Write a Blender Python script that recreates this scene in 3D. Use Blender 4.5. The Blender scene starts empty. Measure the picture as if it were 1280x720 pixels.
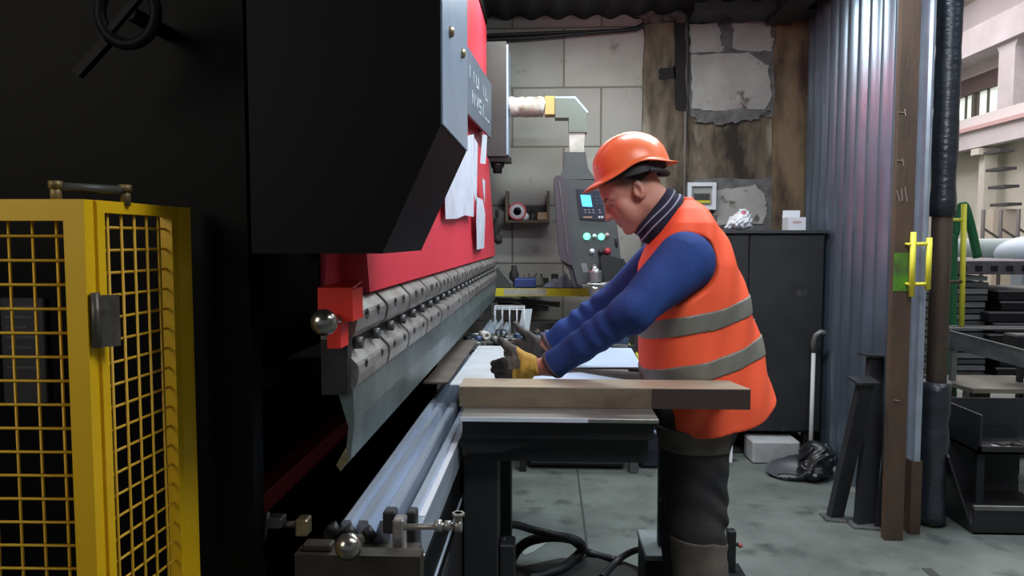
import bpy, bmesh, math, random
import numpy as np
from mathutils import Vector, Matrix, Euler
random.seed(7)
SC = bpy.context.scene
COL = SC.collection
PI = math.pi

# ------------------------------------------------------------------ camera
CAMZ = 1.42
cam_d = bpy.data.cameras.new('camera'); cam = bpy.data.objects.new('camera', cam_d); COL.objects.link(cam)
cam_d.sensor_width = 36; cam_d.lens = 925 / 1280 * 36; cam_d.clip_start = .05
cam.location = (0, 0, CAMZ)
cam.rotation_euler = (math.radians(90 - 3.71), 0, math.radians(2.79))
SC.camera = cam
_R = Euler((math.radians(90 - 3.71), 0, math.radians(2.79))).to_matrix()

def ray(px, py):
    return _R @ Vector(((px - 640) / 925, (360 - py) / 925, -1))
def PY(px, py, Y):                      # point of the picture at depth Y
    d = ray(px, py); t = Y / d.y
    return Vector((d.x * t, Y, CAMZ + d.z * t))
def PZ(px, py, z):                      # point of the picture at height z
    d = ray(px, py); t = (z - CAMZ) / d.z
    return Vector((d.x * t, d.y * t, z))
def PX(px, py, x):
    d = ray(px, py); t = x / d.x
    return Vector((x, d.y * t, CAMZ + d.z * t))

# ------------------------------------------------------------------ materials
MATS = {}
def mat(name, col, rough=.6, metal=0., col2=None, scale=6., amt=1., stretch=(1, 1, 1), bump=0., bscale=None,
        emit=None, estr=0., spec=.5, alpha=None, detail=4., lo=.35, hi=.65, col3=None, scale3=2., lo3=.55, hi3=.7, rvar=0.):
    if name in MATS: return MATS[name]
    m = bpy.data.materials.new(name); m.use_nodes = True
    nt = m.node_tree; N = nt.nodes; L = nt.links
    b = N['Principled BSDF']
    b.inputs['Roughness'].default_value = rough; b.inputs['Metallic'].default_value = metal
    b.inputs['Specular IOR Level'].default_value = spec
    c4 = lambda c: (c[0], c[1], c[2], 1)
    b.inputs['Base Color'].default_value = c4(col)
    if emit: b.inputs['Emission Color'].default_value = c4(emit); b.inputs['Emission Strength'].default_value = estr
    if alpha is not None: b.inputs['Alpha'].default_value = alpha
    need = col2 or bump or col3 or rvar
    if need:
        tc = N.new('ShaderNodeTexCoord'); mp = N.new('ShaderNodeMapping'); L.new(tc.outputs['Object'], mp.inputs['Vector'])
        mp.inputs['Scale'].default_value = stretch
        nz = N.new('ShaderNodeTexNoise'); nz.inputs['Scale'].default_value = scale; nz.inputs['Detail'].default_value = detail
        nz.inputs['Roughness'].default_value = .6
        L.new(mp.outputs[0], nz.inputs['Vector'])
    out = None
    if col2:
        mr = N.new('ShaderNodeMapRange'); mr.inputs[1].default_value = lo; mr.inputs[2].default_value = hi
        mr.inputs[4].default_value = amt
        L.new(nz.outputs[0], mr.inputs[0])
        mx = N.new('ShaderNodeMix'); mx.data_type = 'RGBA'; mx.inputs[6].default_value = c4(col); mx.inputs[7].default_value = c4(col2)
        L.new(mr.outputs[0], mx.inputs[0]); out = mx.outputs[2]
    if col3:
        n3 = N.new('ShaderNodeTexNoise'); n3.inputs['Scale'].default_value = scale3; n3.inputs['Detail'].default_value = 6
        L.new(mp.outputs[0], n3.inputs['Vector'])
        m3 = N.new('ShaderNodeMapRange'); m3.inputs[1].default_value = lo3; m3.inputs[2].default_value = hi3
        L.new(n3.outputs[0], m3.inputs[0])
        x3 = N.new('ShaderNodeMix'); x3.data_type = 'RGBA'; x3.inputs[6].default_value = c4(col); x3.inputs[7].default_value = c4(col3)
        if out: L.new(out, x3.inputs[6])
        L.new(m3.outputs[0], x3.inputs[0]); out = x3.outputs[2]
    if out: L.new(out, b.inputs['Base Color'])
    if rvar:
        m4 = N.new('ShaderNodeMapRange'); m4.inputs[3].default_value = max(.02, rough - rvar); m4.inputs[4].default_value = rough + rvar
        L.new(nz.outputs[0], m4.inputs[0]); L.new(m4.outputs[0], b.inputs['Roughness'])
    if bump:
        nb = N.new('ShaderNodeTexNoise'); nb.inputs['Scale'].default_value = bscale or scale * 3; nb.inputs['Detail'].default_value = 5
        L.new(mp.outputs[0], nb.inputs['Vector'])
        bp = N.new('ShaderNodeBump'); bp.inputs['Strength'].default_value = bump; bp.inputs['Distance'].default_value = .02
        L.new(nb.outputs[0], bp.inputs['Height']); L.new(bp.outputs[0], b.inputs['Normal'])
    MATS[name] = m
    return m

# ------------------------------------------------------------------ mesh building
class MB:
    def __init__(s): s.v = []; s.f = []; s.sm = []; s.mi = []
    def add(s, vs, fs, smooth=False, mi=0):
        o = len(s.v); s.v += [tuple(v) for v in vs]
        for f in fs: s.f.append([i + o for i in f]); s.sm.append(smooth); s.mi.append(mi)
        return s
    def box(s, lo, hi, rz=0, c=0, mi=0, M=None):
        (x0, y0, z0), (x1, y1, z1) = lo, hi
        cx, cy = (x0 + x1) / 2, (y0 + y1) / 2
        if c:                             # bevelled box: convex hull of 24 points
            vs = []
            for sx in (0, 1):
                for sy in (0, 1):
                    for sz in (0, 1):
                        X, Y, Z = (x0, x1)[sx], (y0, y1)[sy], (z0, z1)[sz]
                        dx, dy, dz = c * (1 - 2 * sx), c * (1 - 2 * sy), c * (1 - 2 * sz)
                        vs += [(X, Y + dy, Z + dz), (X + dx, Y, Z + dz), (X + dx, Y + dy, Z)]
            idx = lambda a, b, d, k: ((a * 2 + b) * 2 + d) * 3 + k
            fs = []
            for a in (0, 1): fs.append([idx(a, 0, 0, 0), idx(a, 1, 0, 0), idx(a, 1, 1, 0), idx(a, 0, 1, 0)][::(1 if a else -1)])
            for b in (0, 1): fs.append([idx(0, b, 0, 1), idx(0, b, 1, 1), idx(1, b, 1, 1), idx(1, b, 0, 1)][::(1 if b else -1)])
            for d in (0, 1): fs.append([idx(0, 0, d, 2), idx(1, 0, d, 2), idx(1, 1, d, 2), idx(0, 1, d, 2)][::(1 if d else -1)])
            for a in (0, 1):
                for b in (0, 1): fs.append([idx(a, b, 0, 0), idx(a, b, 1, 0), idx(a, b, 1, 1), idx(a, b, 0, 1)][::(1 if a != b else -1)])
                for d in (0, 1): fs.append([idx(a, 0, d, 0), idx(a, 0, d, 2), idx(a, 1, d, 2), idx(a, 1, d, 0)][::(1 if a != d else -1)])
            for b in (0, 1):
                for d in (0, 1): fs.append([idx(0, b, d, 1), idx(1, b, d, 1), idx(1, b, d, 2), idx(0, b, d, 2)][::(1 if b != d else -1)])
            for a in (0, 1):
                for b in (0, 1):
                    for d in (0, 1): fs.append([idx(a, b, d, 0), idx(a, b, d, 1), idx(a, b, d, 2)][::(1 if (a + b + d) % 2 else -1)])
        else:
            vs = [(x, y, z) for z in (z0, z1) for y in (y0, y1) for x in (x0, x1)]
            fs = [[0, 2, 3, 1], [4, 5, 7, 6], [0, 1, 5, 4], [2, 6, 7, 3], [0, 4, 6, 2], [1, 3, 7, 5]]
        if rz:
            ca, sa = math.cos(rz), math.sin(rz)
            vs = [(cx + (x - cx) * ca - (y - cy) * sa, cy + (x - cx) * sa + (y - cy) * ca, z) for x, y, z in vs]
        if M: vs = [tuple(M @ Vector(v)) for v in vs]
        return s.add(vs, fs, False, mi)
    def prism(s, pts, d, mi=0):           # polygon extruded by vector d
        n = len(pts); p = [Vector(q) for q in pts]; d = Vector(d)
        return s.add([*p, *[q + d for q in p]], [list(range(n))[::-1], list(range(n, 2 * n))] +
                     [[i, (i + 1) % n, (i + 1) % n + n, i + n] for i in range(n)], False, mi)
    def bar(s, a, b, w, h=None, up=(0, 0, 1), mi=0):
        a, b = Vector(a), Vector(b); h = h or w
        t = (b - a).normalized(); u = Vector(up)
        if abs(t.dot(u)) > .98: u = Vector((1, 0, 0))
        r = t.cross(u).normalized(); u = r.cross(t)
        q = [r * w / 2 * i + u * h / 2 * j for i, j in ((-1, -1), (1, -1), (1, 1), (-1, 1))]
        return s.prism([a + k for k in q], b - a, mi)
    def tube(s, pts, r, n=10, caps=True, mi=0, smooth=True, sq=1.):
        pts = [Vector(p) for p in pts]; m = len(pts)
        rs = r if isinstance(r, (list, tuple)) else [r] * m
        t0 = (pts[1] - pts[0]).normalized()
        u = Vector((0, 0, 1)) if abs(t0.z) < .9 else Vector((1, 0, 0))
        u = (u - t0 * u.dot(t0)).normalized(); vs = []
        for i, p in enumerate(pts):
            t = (pts[min(i + 1, m - 1)] - pts[max(i - 1, 0)]).normalized()
            u = (u - t * u.dot(t)).normalized(); w = t.cross(u)
            for k in range(n):
                a = 2 * PI * k / n; vs.append(p + (u * math.cos(a) * sq + w * math.sin(a)) * rs[i])
        fs = [[i * n + k, i * n + (k + 1) % n, (i + 1) * n + (k + 1) % n, (i + 1) * n + k] for i in range(m - 1) for k in range(n)]
        s.add(vs, fs, smooth, mi)
        if caps:
            o = len(s.v) - len(vs)
            s.f.append([o + k for k in range(n)][::-1]); s.sm.append(False); s.mi.append(mi)
            s.f.append([o + (m - 1) * n + k for k in range(n)]); s.sm.append(False); s.mi.append(mi)
        return s
    def cyl(s, a, b, r, n=20, r2=None, mi=0): return s.tube([a, b], [r, r if r2 is None else r2], n, True, mi)
    def lathe(s, o, ax, prof, n=24, mi=0, smooth=True):   # prof: (r, h)
        o = Vector(o); ax = Vector(ax).normalized()
        u = Vector((0, 0, 1)) if abs(ax.z) < .9 else Vector((1, 0, 0)); u = (u - ax * u.dot(ax)).normalized(); w = ax.cross(u)
        vs = [o + ax * h + (u * math.cos(2 * PI * k / n) + w * math.sin(2 * PI * k / n)) * r for r, h in prof for k in range(n)]
        m = len(prof)
        fs = [[i * n + k, i * n + (k + 1) % n, (i + 1) * n + (k + 1) % n, (i + 1) * n + k] for i in range(m - 1) for k in range(n)]
        return s.add(vs, fs, smooth, mi)
    def ball(s, c, r, n=20, mi=0, sc=(1, 1, 1)):
        vs = []; fs = []; m = n // 2
        for i in range(m + 1):
            for k in range(n):
                a = PI * i / m; b = 2 * PI * k / n
                vs.append((c[0] + r * sc[0] * math.sin(a) * math.cos(b), c[1] + r * sc[1] * math.sin(a) * math.sin(b), c[2] + r * sc[2] * math.cos(a)))
        for i in range(m):
            for k in range(n): fs.append([i * n + k, (i + 1) * n + k, (i + 1) * n + (k + 1) % n, i * n + (k + 1) % n])
        return s.add(vs, fs, True, mi)
    def build(s, name, mats, parent=None, label=None, cat=None, group=None, kind=None):
        off = wloc(parent) if parent else Vector((0, 0, 0))
        if parent is None and kind != 'structure':      # origin at the base of the thing
            a = np.array(s.v); off = Vector(((a[:, 0].min() + a[:, 0].max()) / 2, (a[:, 1].min() + a[:, 1].max()) / 2, a[:, 2].min()))
        me = bpy.data.meshes.new(name)
        me.from_pydata([tuple(Vector(v) - off) for v in s.v], [], s.f)
        me.validate(); 
        for p, sm, mi in zip(me.polygons, s.sm, s.mi): p.use_smooth = sm; p.material_index = mi
        for m in (mats if isinstance(mats, (list, tuple)) else [mats]): me.materials.append(m)
        bm = bmesh.new(); bm.from_mesh(me); bmesh.ops.recalc_face_normals(bm, faces=bm.faces); bm.to_mesh(me); bm.free()
        o = bpy.data.objects.new(name, me); COL.objects.link(o)
        if parent: o.parent = parent
        else: o.location = off
        return tag(o, label, cat, group, kind)

def wloc(o):
    v = Vector((0, 0, 0))
    while o: v += o.location; o = o.parent
    return v
def tag(o, label=None, cat=None, group=None, kind=None):
    if label: o['label'] = label
    if cat: o['category'] = cat
    if group: o['group'] = group
    if kind: o['kind'] = kind
    return o
def thing(name, label, cat, loc, group=None):
    o = bpy.data.objects.new(name, None); COL.objects.link(o); o.location = loc; o.empty_display_size = .1
    return tag(o, label, cat, group)
def struct(name, mb, m): return mb.build(name, m, kind='structure')

# ------------------------------------------------------------------ signed distance modelling (people, cloth)
def V3(p): return np.array(p, dtype=np.float32)
def cap(P, a, b, r1, r2=None):
    r2 = r1 if r2 is None else r2
    a = V3(a); b = V3(b); d = b - a; l2 = float(d @ d) + 1e-12
    t = np.clip(((P[0] - a[0]) * d[0] + (P[1] - a[1]) * d[1] + (P[2] - a[2]) * d[2]) / l2, 0, 1)
    q = np.sqrt((P[0] - a[0] - t * d[0]) ** 2 + (P[1] - a[1] - t * d[1]) ** 2 + (P[2] - a[2] - t * d[2]) ** 2)
    return q - (r1 + (r2 - r1) * t)
def sph(P, c, r): return np.sqrt((P[0] - c[0]) ** 2 + (P[1] - c[1]) ** 2 + (P[2] - c[2]) ** 2) - r
def ell(P, c, r):
    x, y, z = (P[0] - c[0]), (P[1] - c[1]), (P[2] - c[2])
    k0 = np.sqrt((x / r[0]) ** 2 + (y / r[1]) ** 2 + (z / r[2]) ** 2); k1 = np.sqrt((x / r[0] ** 2) ** 2 + (y / r[1] ** 2) ** 2 + (z / r[2] ** 2) ** 2)
    return k0 * (k0 - 1) / np.maximum(k1, 1e-6)
def rbox(P, c, h, r):
    q = [np.abs(P[i] - c[i]) - (h[i] - r) for i in range(3)]
    return np.sqrt(sum(np.maximum(k, 0) ** 2 for k in q)) + np.minimum(np.maximum(q[0], np.maximum(q[1], q[2])), 0) - r
def smin(a, b, k=.02):
    h = np.clip(.5 + .5 * (b - a) / k, 0, 1); return b + (a - b) * h - k * h * (1 - h)
def smax(a, b, k=.02): return -smin(-a, -b, k)
def frame(P, o, f, s, u):                       # world -> local coords
    x, y, z = P[0] - o[0], P[1] - o[1], P[2] - o[2]
    return [x * a[0] + y * a[1] + z * a[2] for a in (f, s, u)]
def wob(P, fx, fy, fz, ph=0): return np.sin(P[0] * fx + P[1] * fy + P[2] * fz + ph)

def sdf_mesh(f, lo, hi, h, B=14):
    lo = np.array(lo, float); n = np.ceil((np.array(hi, float) - lo) / h).astype(int) + 1
    F = np.ones(tuple(n), np.float32)
    for i in range(0, n[0], B):
        for j in range(0, n[1], B):
            for k in range(0, n[2], B):
                e = [min(i + B, n[0]), min(j + B, n[1]), min(k + B, n[2])]
                c = lo + h * (np.array([i, j, k]) + np.array(e)) / 2
                fc = float(f([np.array([c[0]]), np.array([c[1]]), np.array([c[2]])])[0])
                if abs(fc) > h * B * .87 * 1.7 + .012: F[i:e[0], j:e[1], k:e[2]] = fc; continue
                g = np.meshgrid(*[lo[a] + h * np.arange((i, j, k)[a], e[a]) for a in range(3)], indexing='ij')
                F[i:e[0], j:e[1], k:e[2]] = f(g)
    F[0] = F[-1] = 1; F[:, 0] = F[:, -1] = 1; F[:, :, 0] = F[:, :, -1] = 1
    I = F < 0
    cs = [(a, b, c) for a in (0, 1) for b in (0, 1) for c in (0, 1)]
    sl = lambda A, c: A[c[0]:A.shape[0] - 1 + c[0], c[1]:A.shape[1] - 1 + c[1], c[2]:A.shape[2] - 1 + c[2]]
    cnt = sum(sl(I, c).astype(np.int8) for c in cs)
    act = np.argwhere((cnt > 0) & (cnt < 8))
    pos = np.zeros((len(act), 3)); num = np.zeros(len(act))
    for c in cs:
        for ax in range(3):
            if c[ax]: continue
            d = list(c); d[ax] = 1
            A = F[act[:, 0] + c[0], act[:, 1] + c[1], act[:, 2] + c[2]]; Bv = F[act[:, 0] + d[0], act[:, 1] + d[1], act[:, 2] + d[2]]
            m = (A < 0) != (Bv < 0); t = np.where(m, A / np.where(m, A - Bv, 1), 0)
            p = act + np.array(c, float); p[:, ax] += t
            pos[m] += p[m]; num[m] += 1
    pos = lo + h * pos / num[:, None]
    idx = -np.ones(cnt.shape, int); idx[act[:, 0], act[:, 1], act[:, 2]] = np.arange(len(act))
    Q = []
    for ax in range(3):
        a = [slice(1, -1)] * 3; b = [slice(1, -1)] * 3; a[ax] = slice(0, -1); b[ax] = slice(1, None)
        E = I[tuple(a)] != I[tuple(b)]; e = np.argwhere(E); o = np.array([1, 1, 1]); o[ax] = 0; e = e + o
        u, w = (ax + 1) % 3, (ax + 2) % 3
        def cell(du, dw):
            q = e.copy(); q[:, u] -= du; q[:, w] -= dw; return idx[q[:, 0], q[:, 1], q[:, 2]]
        q = np.stack([cell(1, 1), cell(0, 1), cell(0, 0), cell(1, 0)], 1)
        ins = I[e[:, 0], e[:, 1], e[:, 2]]
        q[~ins] = q[~ins][:, ::-1]
        Q.append(q)
    return pos, np.concatenate(Q)
def sdf_obj(name, f, lo, hi, h, mats, parent=None, matfn=None, smooth=1, label=None, cat=None, group=None):
    v, q = sdf_mesh(f, lo, hi, h)
    for _ in range(smooth):                    # light relaxation along the mesh
        acc = np.zeros_like(v); ct = np.zeros(len(v))
        for a, b in ((0, 1), (1, 2), (2, 3), (3, 0)):
            np.add.at(acc, q[:, a], v[q[:, b]]); np.add.at(ct, q[:, a], 1)
            np.add.at(acc, q[:, b], v[q[:, a]]); np.add.at(ct, q[:, b], 1)
        v = v * .5 + .5 * acc / np.maximum(ct, 1)[:, None]
    if parent: off = np.array(wloc(parent))
    else: off = np.array([(v[:, 0].min() + v[:, 0].max()) / 2, (v[:, 1].min() + v[:, 1].max()) / 2, v[:, 2].min()])
    me = bpy.data.meshes.new(name); me.from_pydata((v - off).tolist(), [], q.tolist())
    me.polygons.foreach_set('use_smooth', [True] * len(q))
    for m in (mats if isinstance(mats, (list, tuple)) else [mats]): me.materials.append(m)
    if matfn is not None:
        c = v[q].mean(1); me.polygons.foreach_set('material_index', matfn([c[:, 0], c[:, 1], c[:, 2]]).astype(int).tolist())
    me.update()
    o = bpy.data.objects.new(name, me); COL.objects.link(o)
    if parent: o.parent = parent
    else: o.location = tuple(off)
    return tag(o, label, cat, group)
def copy_tree(o, parent=None):
    c = o.copy(); COL.objects.link(c); c.parent = parent
    for ch in list(o.children): copy_tree(ch, c)
    return c

# ================================================================== materials used across the place
M_black = mat('black_paint', (.0045, .0045, .006), .55, spec=.12)
M_blackframe = mat('black_frame_paint', (.002, .002, .0025), .6, spec=.12)
M_red = mat('red_paint', (.74, .045, .075), .42, col2=(.66, .04, .065), scale=3, spec=.4)
M_redbright = mat('red_cap_paint', (.75, .03, .015), .35)
M_bluegrey = mat('blue_grey_panel', (.42, .54, .70), .34, metal=.3, col2=(.33, .43, .56), scale=4)
M_plate = mat('plate_grey', (.13, .16, .20), .5, metal=.2, col2=(.09, .11, .15), scale=20, stretch=(1, 1, .3))
M_clamp = mat('worn_tool_steel', (.36, .35, .34), .36, metal=.5, col2=(.17, .14, .11), scale=14, amt=.8, bump=.1, bscale=60)
M_punch = mat('oiled_punch_steel', (.21, .26, .26), .42, metal=.6, col2=(.12, .15, .15), scale=5)
M_steeldark = mat('dark_steel', (.045, .045, .048), .5, metal=.4, col2=(.025, .025, .028), scale=8)
M_die = mat('ground_die_steel', (.58, .66, .78), .3, metal=.6, col2=(.46, .53, .64), scale=6, stretch=(6, .4, 6))
M_brass = mat('brassy_steel', (.5, .42, .25), .35, metal=.8, col2=(.25, .2, .12), scale=20)
M_chrome = mat('polished_ball', (.42, .40, .37), .22, metal=.9, col2=(.16, .14, .12), scale=30)
M_boltsteel = mat('screw_steel', (.10, .10, .10), .5, metal=.6)
M_bolt = mat('dark_bolt', (.02, .02, .022), .5, metal=.3)
M_yellow = mat('yellow_paint', (.80, .50, .008), .45, col2=(.72, .43, .006), scale=4)
M_yellowwire = mat('yellow_wire', (.62, .36, .02), .5)
M_paper = mat('white_paper', (.60, .62, .70), .8, col2=(.5, .52, .6), scale=12)
M_white = mat('white_plastic', (.62, .64, .68), .5)
M_concrete = mat('floor_concrete', (.155, .175, .155), .8, col2=(.085, .097, .086), scale=2.2, detail=8, lo=.38, hi=.68,
                 col3=(.05, .055, .05), scale3=5.5, lo3=.56, hi3=.72, bump=.25, bscale=30, rvar=.15)
M_hallfloor = M_concrete

# ================================================================== the setting
EXT = 27.0
fl = MB(); fl.box((-5, -3, -.1), (EXT, EXT, 0)); struct('floor', fl, M_concrete)
# worn lighter screed strip near the opening
t1 = MB(); t1.box((1.62, -1, 0), (1.66, 3.2, .004)); t1.box((-.4, 4.93, 0), (1.6, 4.945, .003)); t1.box((.18, 2.9, 0), (.19, 4.93, .003))
struct('trim_1', t1, mat('floor_joint', (.05, .055, .05), .9))

# back wall with block pattern
YW = 5.6
def block_mat():
    m = bpy.data.materials.new('aerated_blocks'); m.use_nodes = True; nt = m.node_tree; N = nt.nodes; L = nt.links
    b = N['Principled BSDF']; b.inputs['Roughness'].default_value = .9; b.inputs['Specular IOR Level'].default_value = .2
    tc = N.new('ShaderNodeTexCoord'); sp = N.new('ShaderNodeSeparateXYZ'); cb = N.new('ShaderNodeCombineXYZ')
    L.new(tc.outputs['Object'], sp.inputs[0]); L.new(sp.outputs[0], cb.inputs[0]); L.new(sp.outputs[2], cb.inputs[1])
    ad = N.new('ShaderNodeVectorMath'); ad.operation = 'ADD'; ad.inputs[1].default_value = (.27, .065, 0); L.new(cb.outputs[0], ad.inputs[0])
    br = N.new('ShaderNodeTexBrick'); br.offset = .42; br.squash = 1.0
    for k, v in dict(Scale=1.0).items(): br.inputs[k].default_value = v
    br.inputs['Brick Width'].default_value = .66; br.inputs['Row Height'].default_value = .436
    br.inputs['Mortar Size'].default_value = .008; br.inputs['Mortar Smooth'].default_value = .3
    br.inputs['Color1'].default_value = (.41, .395, .365, 1); br.inputs['Color2'].default_value = (.335, .325, .30, 1); br.inputs['Mortar'].default_value = (.17, .155, .13, 1)
    L.new(ad.outputs[0], br.inputs['Vector'])
    nz = N.new('ShaderNodeTexNoise'); nz.inputs['Scale'].default_value = 1.6; nz.inputs['Detail'].default_value = 8; L.new(cb.outputs[0], nz.inputs[0])
    mr = N.new('ShaderNodeMapRange'); mr.inputs[1].default_value = .4; mr.inputs[2].default_value = .75; mr.inputs[4].default_value = .7; L.new(nz.outputs[0], mr.inputs[0])
    mx = N.new('ShaderNodeMix'); mx.data_type = 'RGBA'; mx.inputs[7].default_value = (.2, .185, .16, 1)
    L.new(mr.outputs[0], mx.inputs[0]); L.new(br.outputs['Color'], mx.inputs[6])
    n2 = N.new('ShaderNodeTexNoise'); n2.inputs['Scale'].default_value = 5; n2.inputs['Detail'].default_value = 8; L.new(cb.outputs[0], n2.inputs[0])
    r2 = N.new('ShaderNodeMapRange'); r2.inputs[1].default_value = .64; r2.inputs[2].default_value = .72; r2.inputs[4].default_value = .6; L.new(n2.outputs[0], r2.inputs[0])
    m2 = N.new('ShaderNodeMix'); m2.data_type = 'RGBA'; m2.inputs[7].default_value = (.12, .095, .07, 1)
    L.new(r2.outputs[0], m2.inputs[0]); L.new(mx.outputs[2], m2.inputs[6]); L.new(m2.outputs[2], b.inputs['Base Color'])
    bp = N.new('ShaderNodeBump'); bp.inputs['Strength'].default_value = .5; bp.inputs['Distance'].default_value = .01; bp.invert = True
    L.new(br.outputs['Fac'], bp.inputs['Height']); L.new(bp.outputs[0], b.inputs['Normal'])
    return m
M_block = block_mat()
w = MB(); w.box((-5, YW, 0), (2.0, YW + .2, 4.2)); struct('wall_back', w, M_block)
M_stain = mat('stained_old_concrete', (.165, .13, .09), .9, col2=(.025, .018, .013), scale=2.6, detail=9, lo=.42, hi=.60, stretch=(1.6, 1, .55),
              col3=(.30, .27, .21), scale3=3.2, lo3=.56, hi3=.7, bump=.4, bscale=14)
# stained pilasters and old infill
def XZ(px, py, Y=YW): p = PY(px, py, Y); return p.x, p.z
def ragged(pts, amp, seed, n=7):
    r = random.Random(seed); out = []
    for i in range(len(pts)):
        a, b = Vector(pts[i]), Vector(pts[(i + 1) % len(pts)])
        for k in range(n):
            t = k / n; p = a.lerp(b, t)
            out.append((p.x + r.uniform(-amp, amp), p.y + r.uniform(-amp, amp)))
    return out
def wall_patch(name, corners, Y, th, m, amp=.02, seed=1):
    pts = ragged([XZ(*c) for c in corners], amp, seed)
    o = MB(); o.prism([(x, Y, z) for x, z in pts], (0, -th, 0)); return struct(name, o, m)
wall_patch('wall_infill', [(857, -40), (1006, -40), (1006, 600), (857, 600)], YW, .02, M_stain, .0, 3)
x0 = XZ(803, 100)[0]; x1 = XZ(858, 100)[0]
w = MB(); w.prism([(x, YW, z) for x, z in ragged([(x0, 0), (x1, 0), (x1, 3.3), (x0, 3.3)], .012, 5, 16)], (0, -.06, 0)); struct('wall_pilaster', w, M_stain)
x0 = XZ(966, 100)[0]
w = MB(); w.prism([(x, YW, z) for x, z in ragged([(x0, 0), (x0 + .34, 0), (x0 + .34, 3.3), (x0, 3.3)], .012, 6, 16)], (0, -.05, 0))
struct('wall_pilaster', w, mat('rusty_concrete', (.19, .135, .075), .9, col2=(.04, .022, .018), scale=3.4, detail=8, lo=.42, hi=.64, stretch=(1.4, 1, .5), bump=.4, bscale=14))
M_plaster = mat('pale_plaster', (.37, .365, .34), .9, col2=(.27, .26, .24), scale=4, detail=8, col3=(.10, .085, .07), scale3=6, lo3=.64, hi3=.7, bump=.15, bscale=25)
M_mortar = mat('grey_mortar', (.15, .15, .15), .95, col2=(.08, .075, .07), scale=9, bump=.6, bscale=30)
Yp0 = YW - .02
wall_patch('wall_mortar_smear', [(862, 20), (972, 24), (972, 92), (966, 146), (930, 150), (862, 146)], Yp0, .012, M_mortar, .02, 11)
wall_patch('wall_plaster_patch', [(863, 70), (935, 68), (958, 84), (963, 120), (955, 138), (898, 140), (864, 138)], Yp0 - .012, .008, M_plaster, .008, 12)
wall_patch('wall_plaster_patch', [(860, 28), (896, 30), (899, 52), (903, 66), (861, 67)], Yp0 - .012, .008, M_plaster, .012, 13)
wall_patch('wall_plaster_patch', [(915, 30), (960, 28), (964, 50), (962, 66), (914, 62)], Yp0 - .012, .008, M_plaster, .012, 14)
wall_patch('wall_mortar_smear', [(868, 140), (962, 138), (940, 152), (905, 156), (868, 153)], Yp0 - .012, .012, M_mortar, .014, 15)
wall_patch('wall_mortar_smear', [(868, 224), (966, 222), (964, 290), (868, 290)], Yp0, .012, M_mortar, .016, 16)
wall_patch('wall_plaster_patch', [(892, 238), (942, 232), (954, 244), (957, 262), (952, 280), (890, 282)], Yp0 - .012, .008, M_plaster, .008, 17)
M_hole = mat('dark_recess', (.012, .010, .010), .95)  # thin dark plates laid on the pilaster in place of wall slots
wall_patch('wall_chase', [(841, 27), (854, 28), (856, 142), (841, 138)], YW - .06, .006, M_hole, .006, 21)
wall_patch('wall_chase', [(822, 88), (842, 86), (842, 101), (822, 102)], YW - .06, .006, M_hole, .006, 22)

# roof of the bay: corrugated sheets, dark
M_roof = mat('roof_sheet', (.028, .030, .036), .6, metal=.3, col2=(.015, .015, .018), scale=5)
def wave_sheet(p0, p1, n_w, amp, up, m, name, mb=None, prof='trap'):
    """sheet between p0 and p1 (line), corrugated sideways, extruded by vector up"""
    p0, p1, up = Vector(p0), Vector(p1), Vector(up); d = (p1 - p0); nrm = d.cross(up).normalized()
    mb = mb or MB(); pts = []
    fr = [(0, 0), (.52, 0), (.66, 1), (.84, 1), (.98, 0)] if prof == 'trap' else [(k / 8, .5 + .5 * math.sin(2 * PI * k / 8)) for k in range(8)]
    for i in range(n_w):
        for t, a in fr: pts.append(p0 + d * ((i + t) / n_w) + nrm * amp * a)
    pts.append(p1)
    n = len(pts); vs = pts + [p + up for p in pts] + [p + nrm * .0015 for p in pts] + [p + nrm * .0015 + up for p in pts]
    fs = [[i, i + 1, n + i + 1, n + i] for i in range(n - 1)] + [[2 * n + i, 3 * n + i, 3 * n + i + 1, 2 * n + i + 1] for i in range(n - 1)]
    mb.add(vs, fs, prof != 'trap')
    return struct(name, mb, m)
zr = PY(700, 19, YW).z
wave_sheet((-5, YW, zr), (1.95, YW, zr), 36, .035, (0, -8.2, 0), M_roof, 'ceiling', prof='sin')
# dark beam in the corner of the roof
b = MB(); b.box((1.0, 5.25, zr - .09), (1.95, 5.5, zr - .005)); b.box((1.55, 3.4, zr - .12), (1.72, 5.5, zr - .005)); struct('trim_2', b, M_steeldark)
# sprayed foam along the roof edge
o = MB()
r = random.Random(4)
for k in range(26):
    x = PY(800 + k * 6.5, 14, YW - .08).x
    o.ball((x, YW - .06, zr - .01 - r.uniform(0, .05)), r.uniform(.025, .055), 10, sc=(1.2, .8, .8))
tag(o.build('dried_foam', mat('dirty_foam', (.16, .15, .13), .9, col2=(.05, .045, .04), scale=12, bump=.6, bscale=30)), 'lumpy dirty foam filling squeezed along the top of the block wall', 'foam', kind='stuff')

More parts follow.
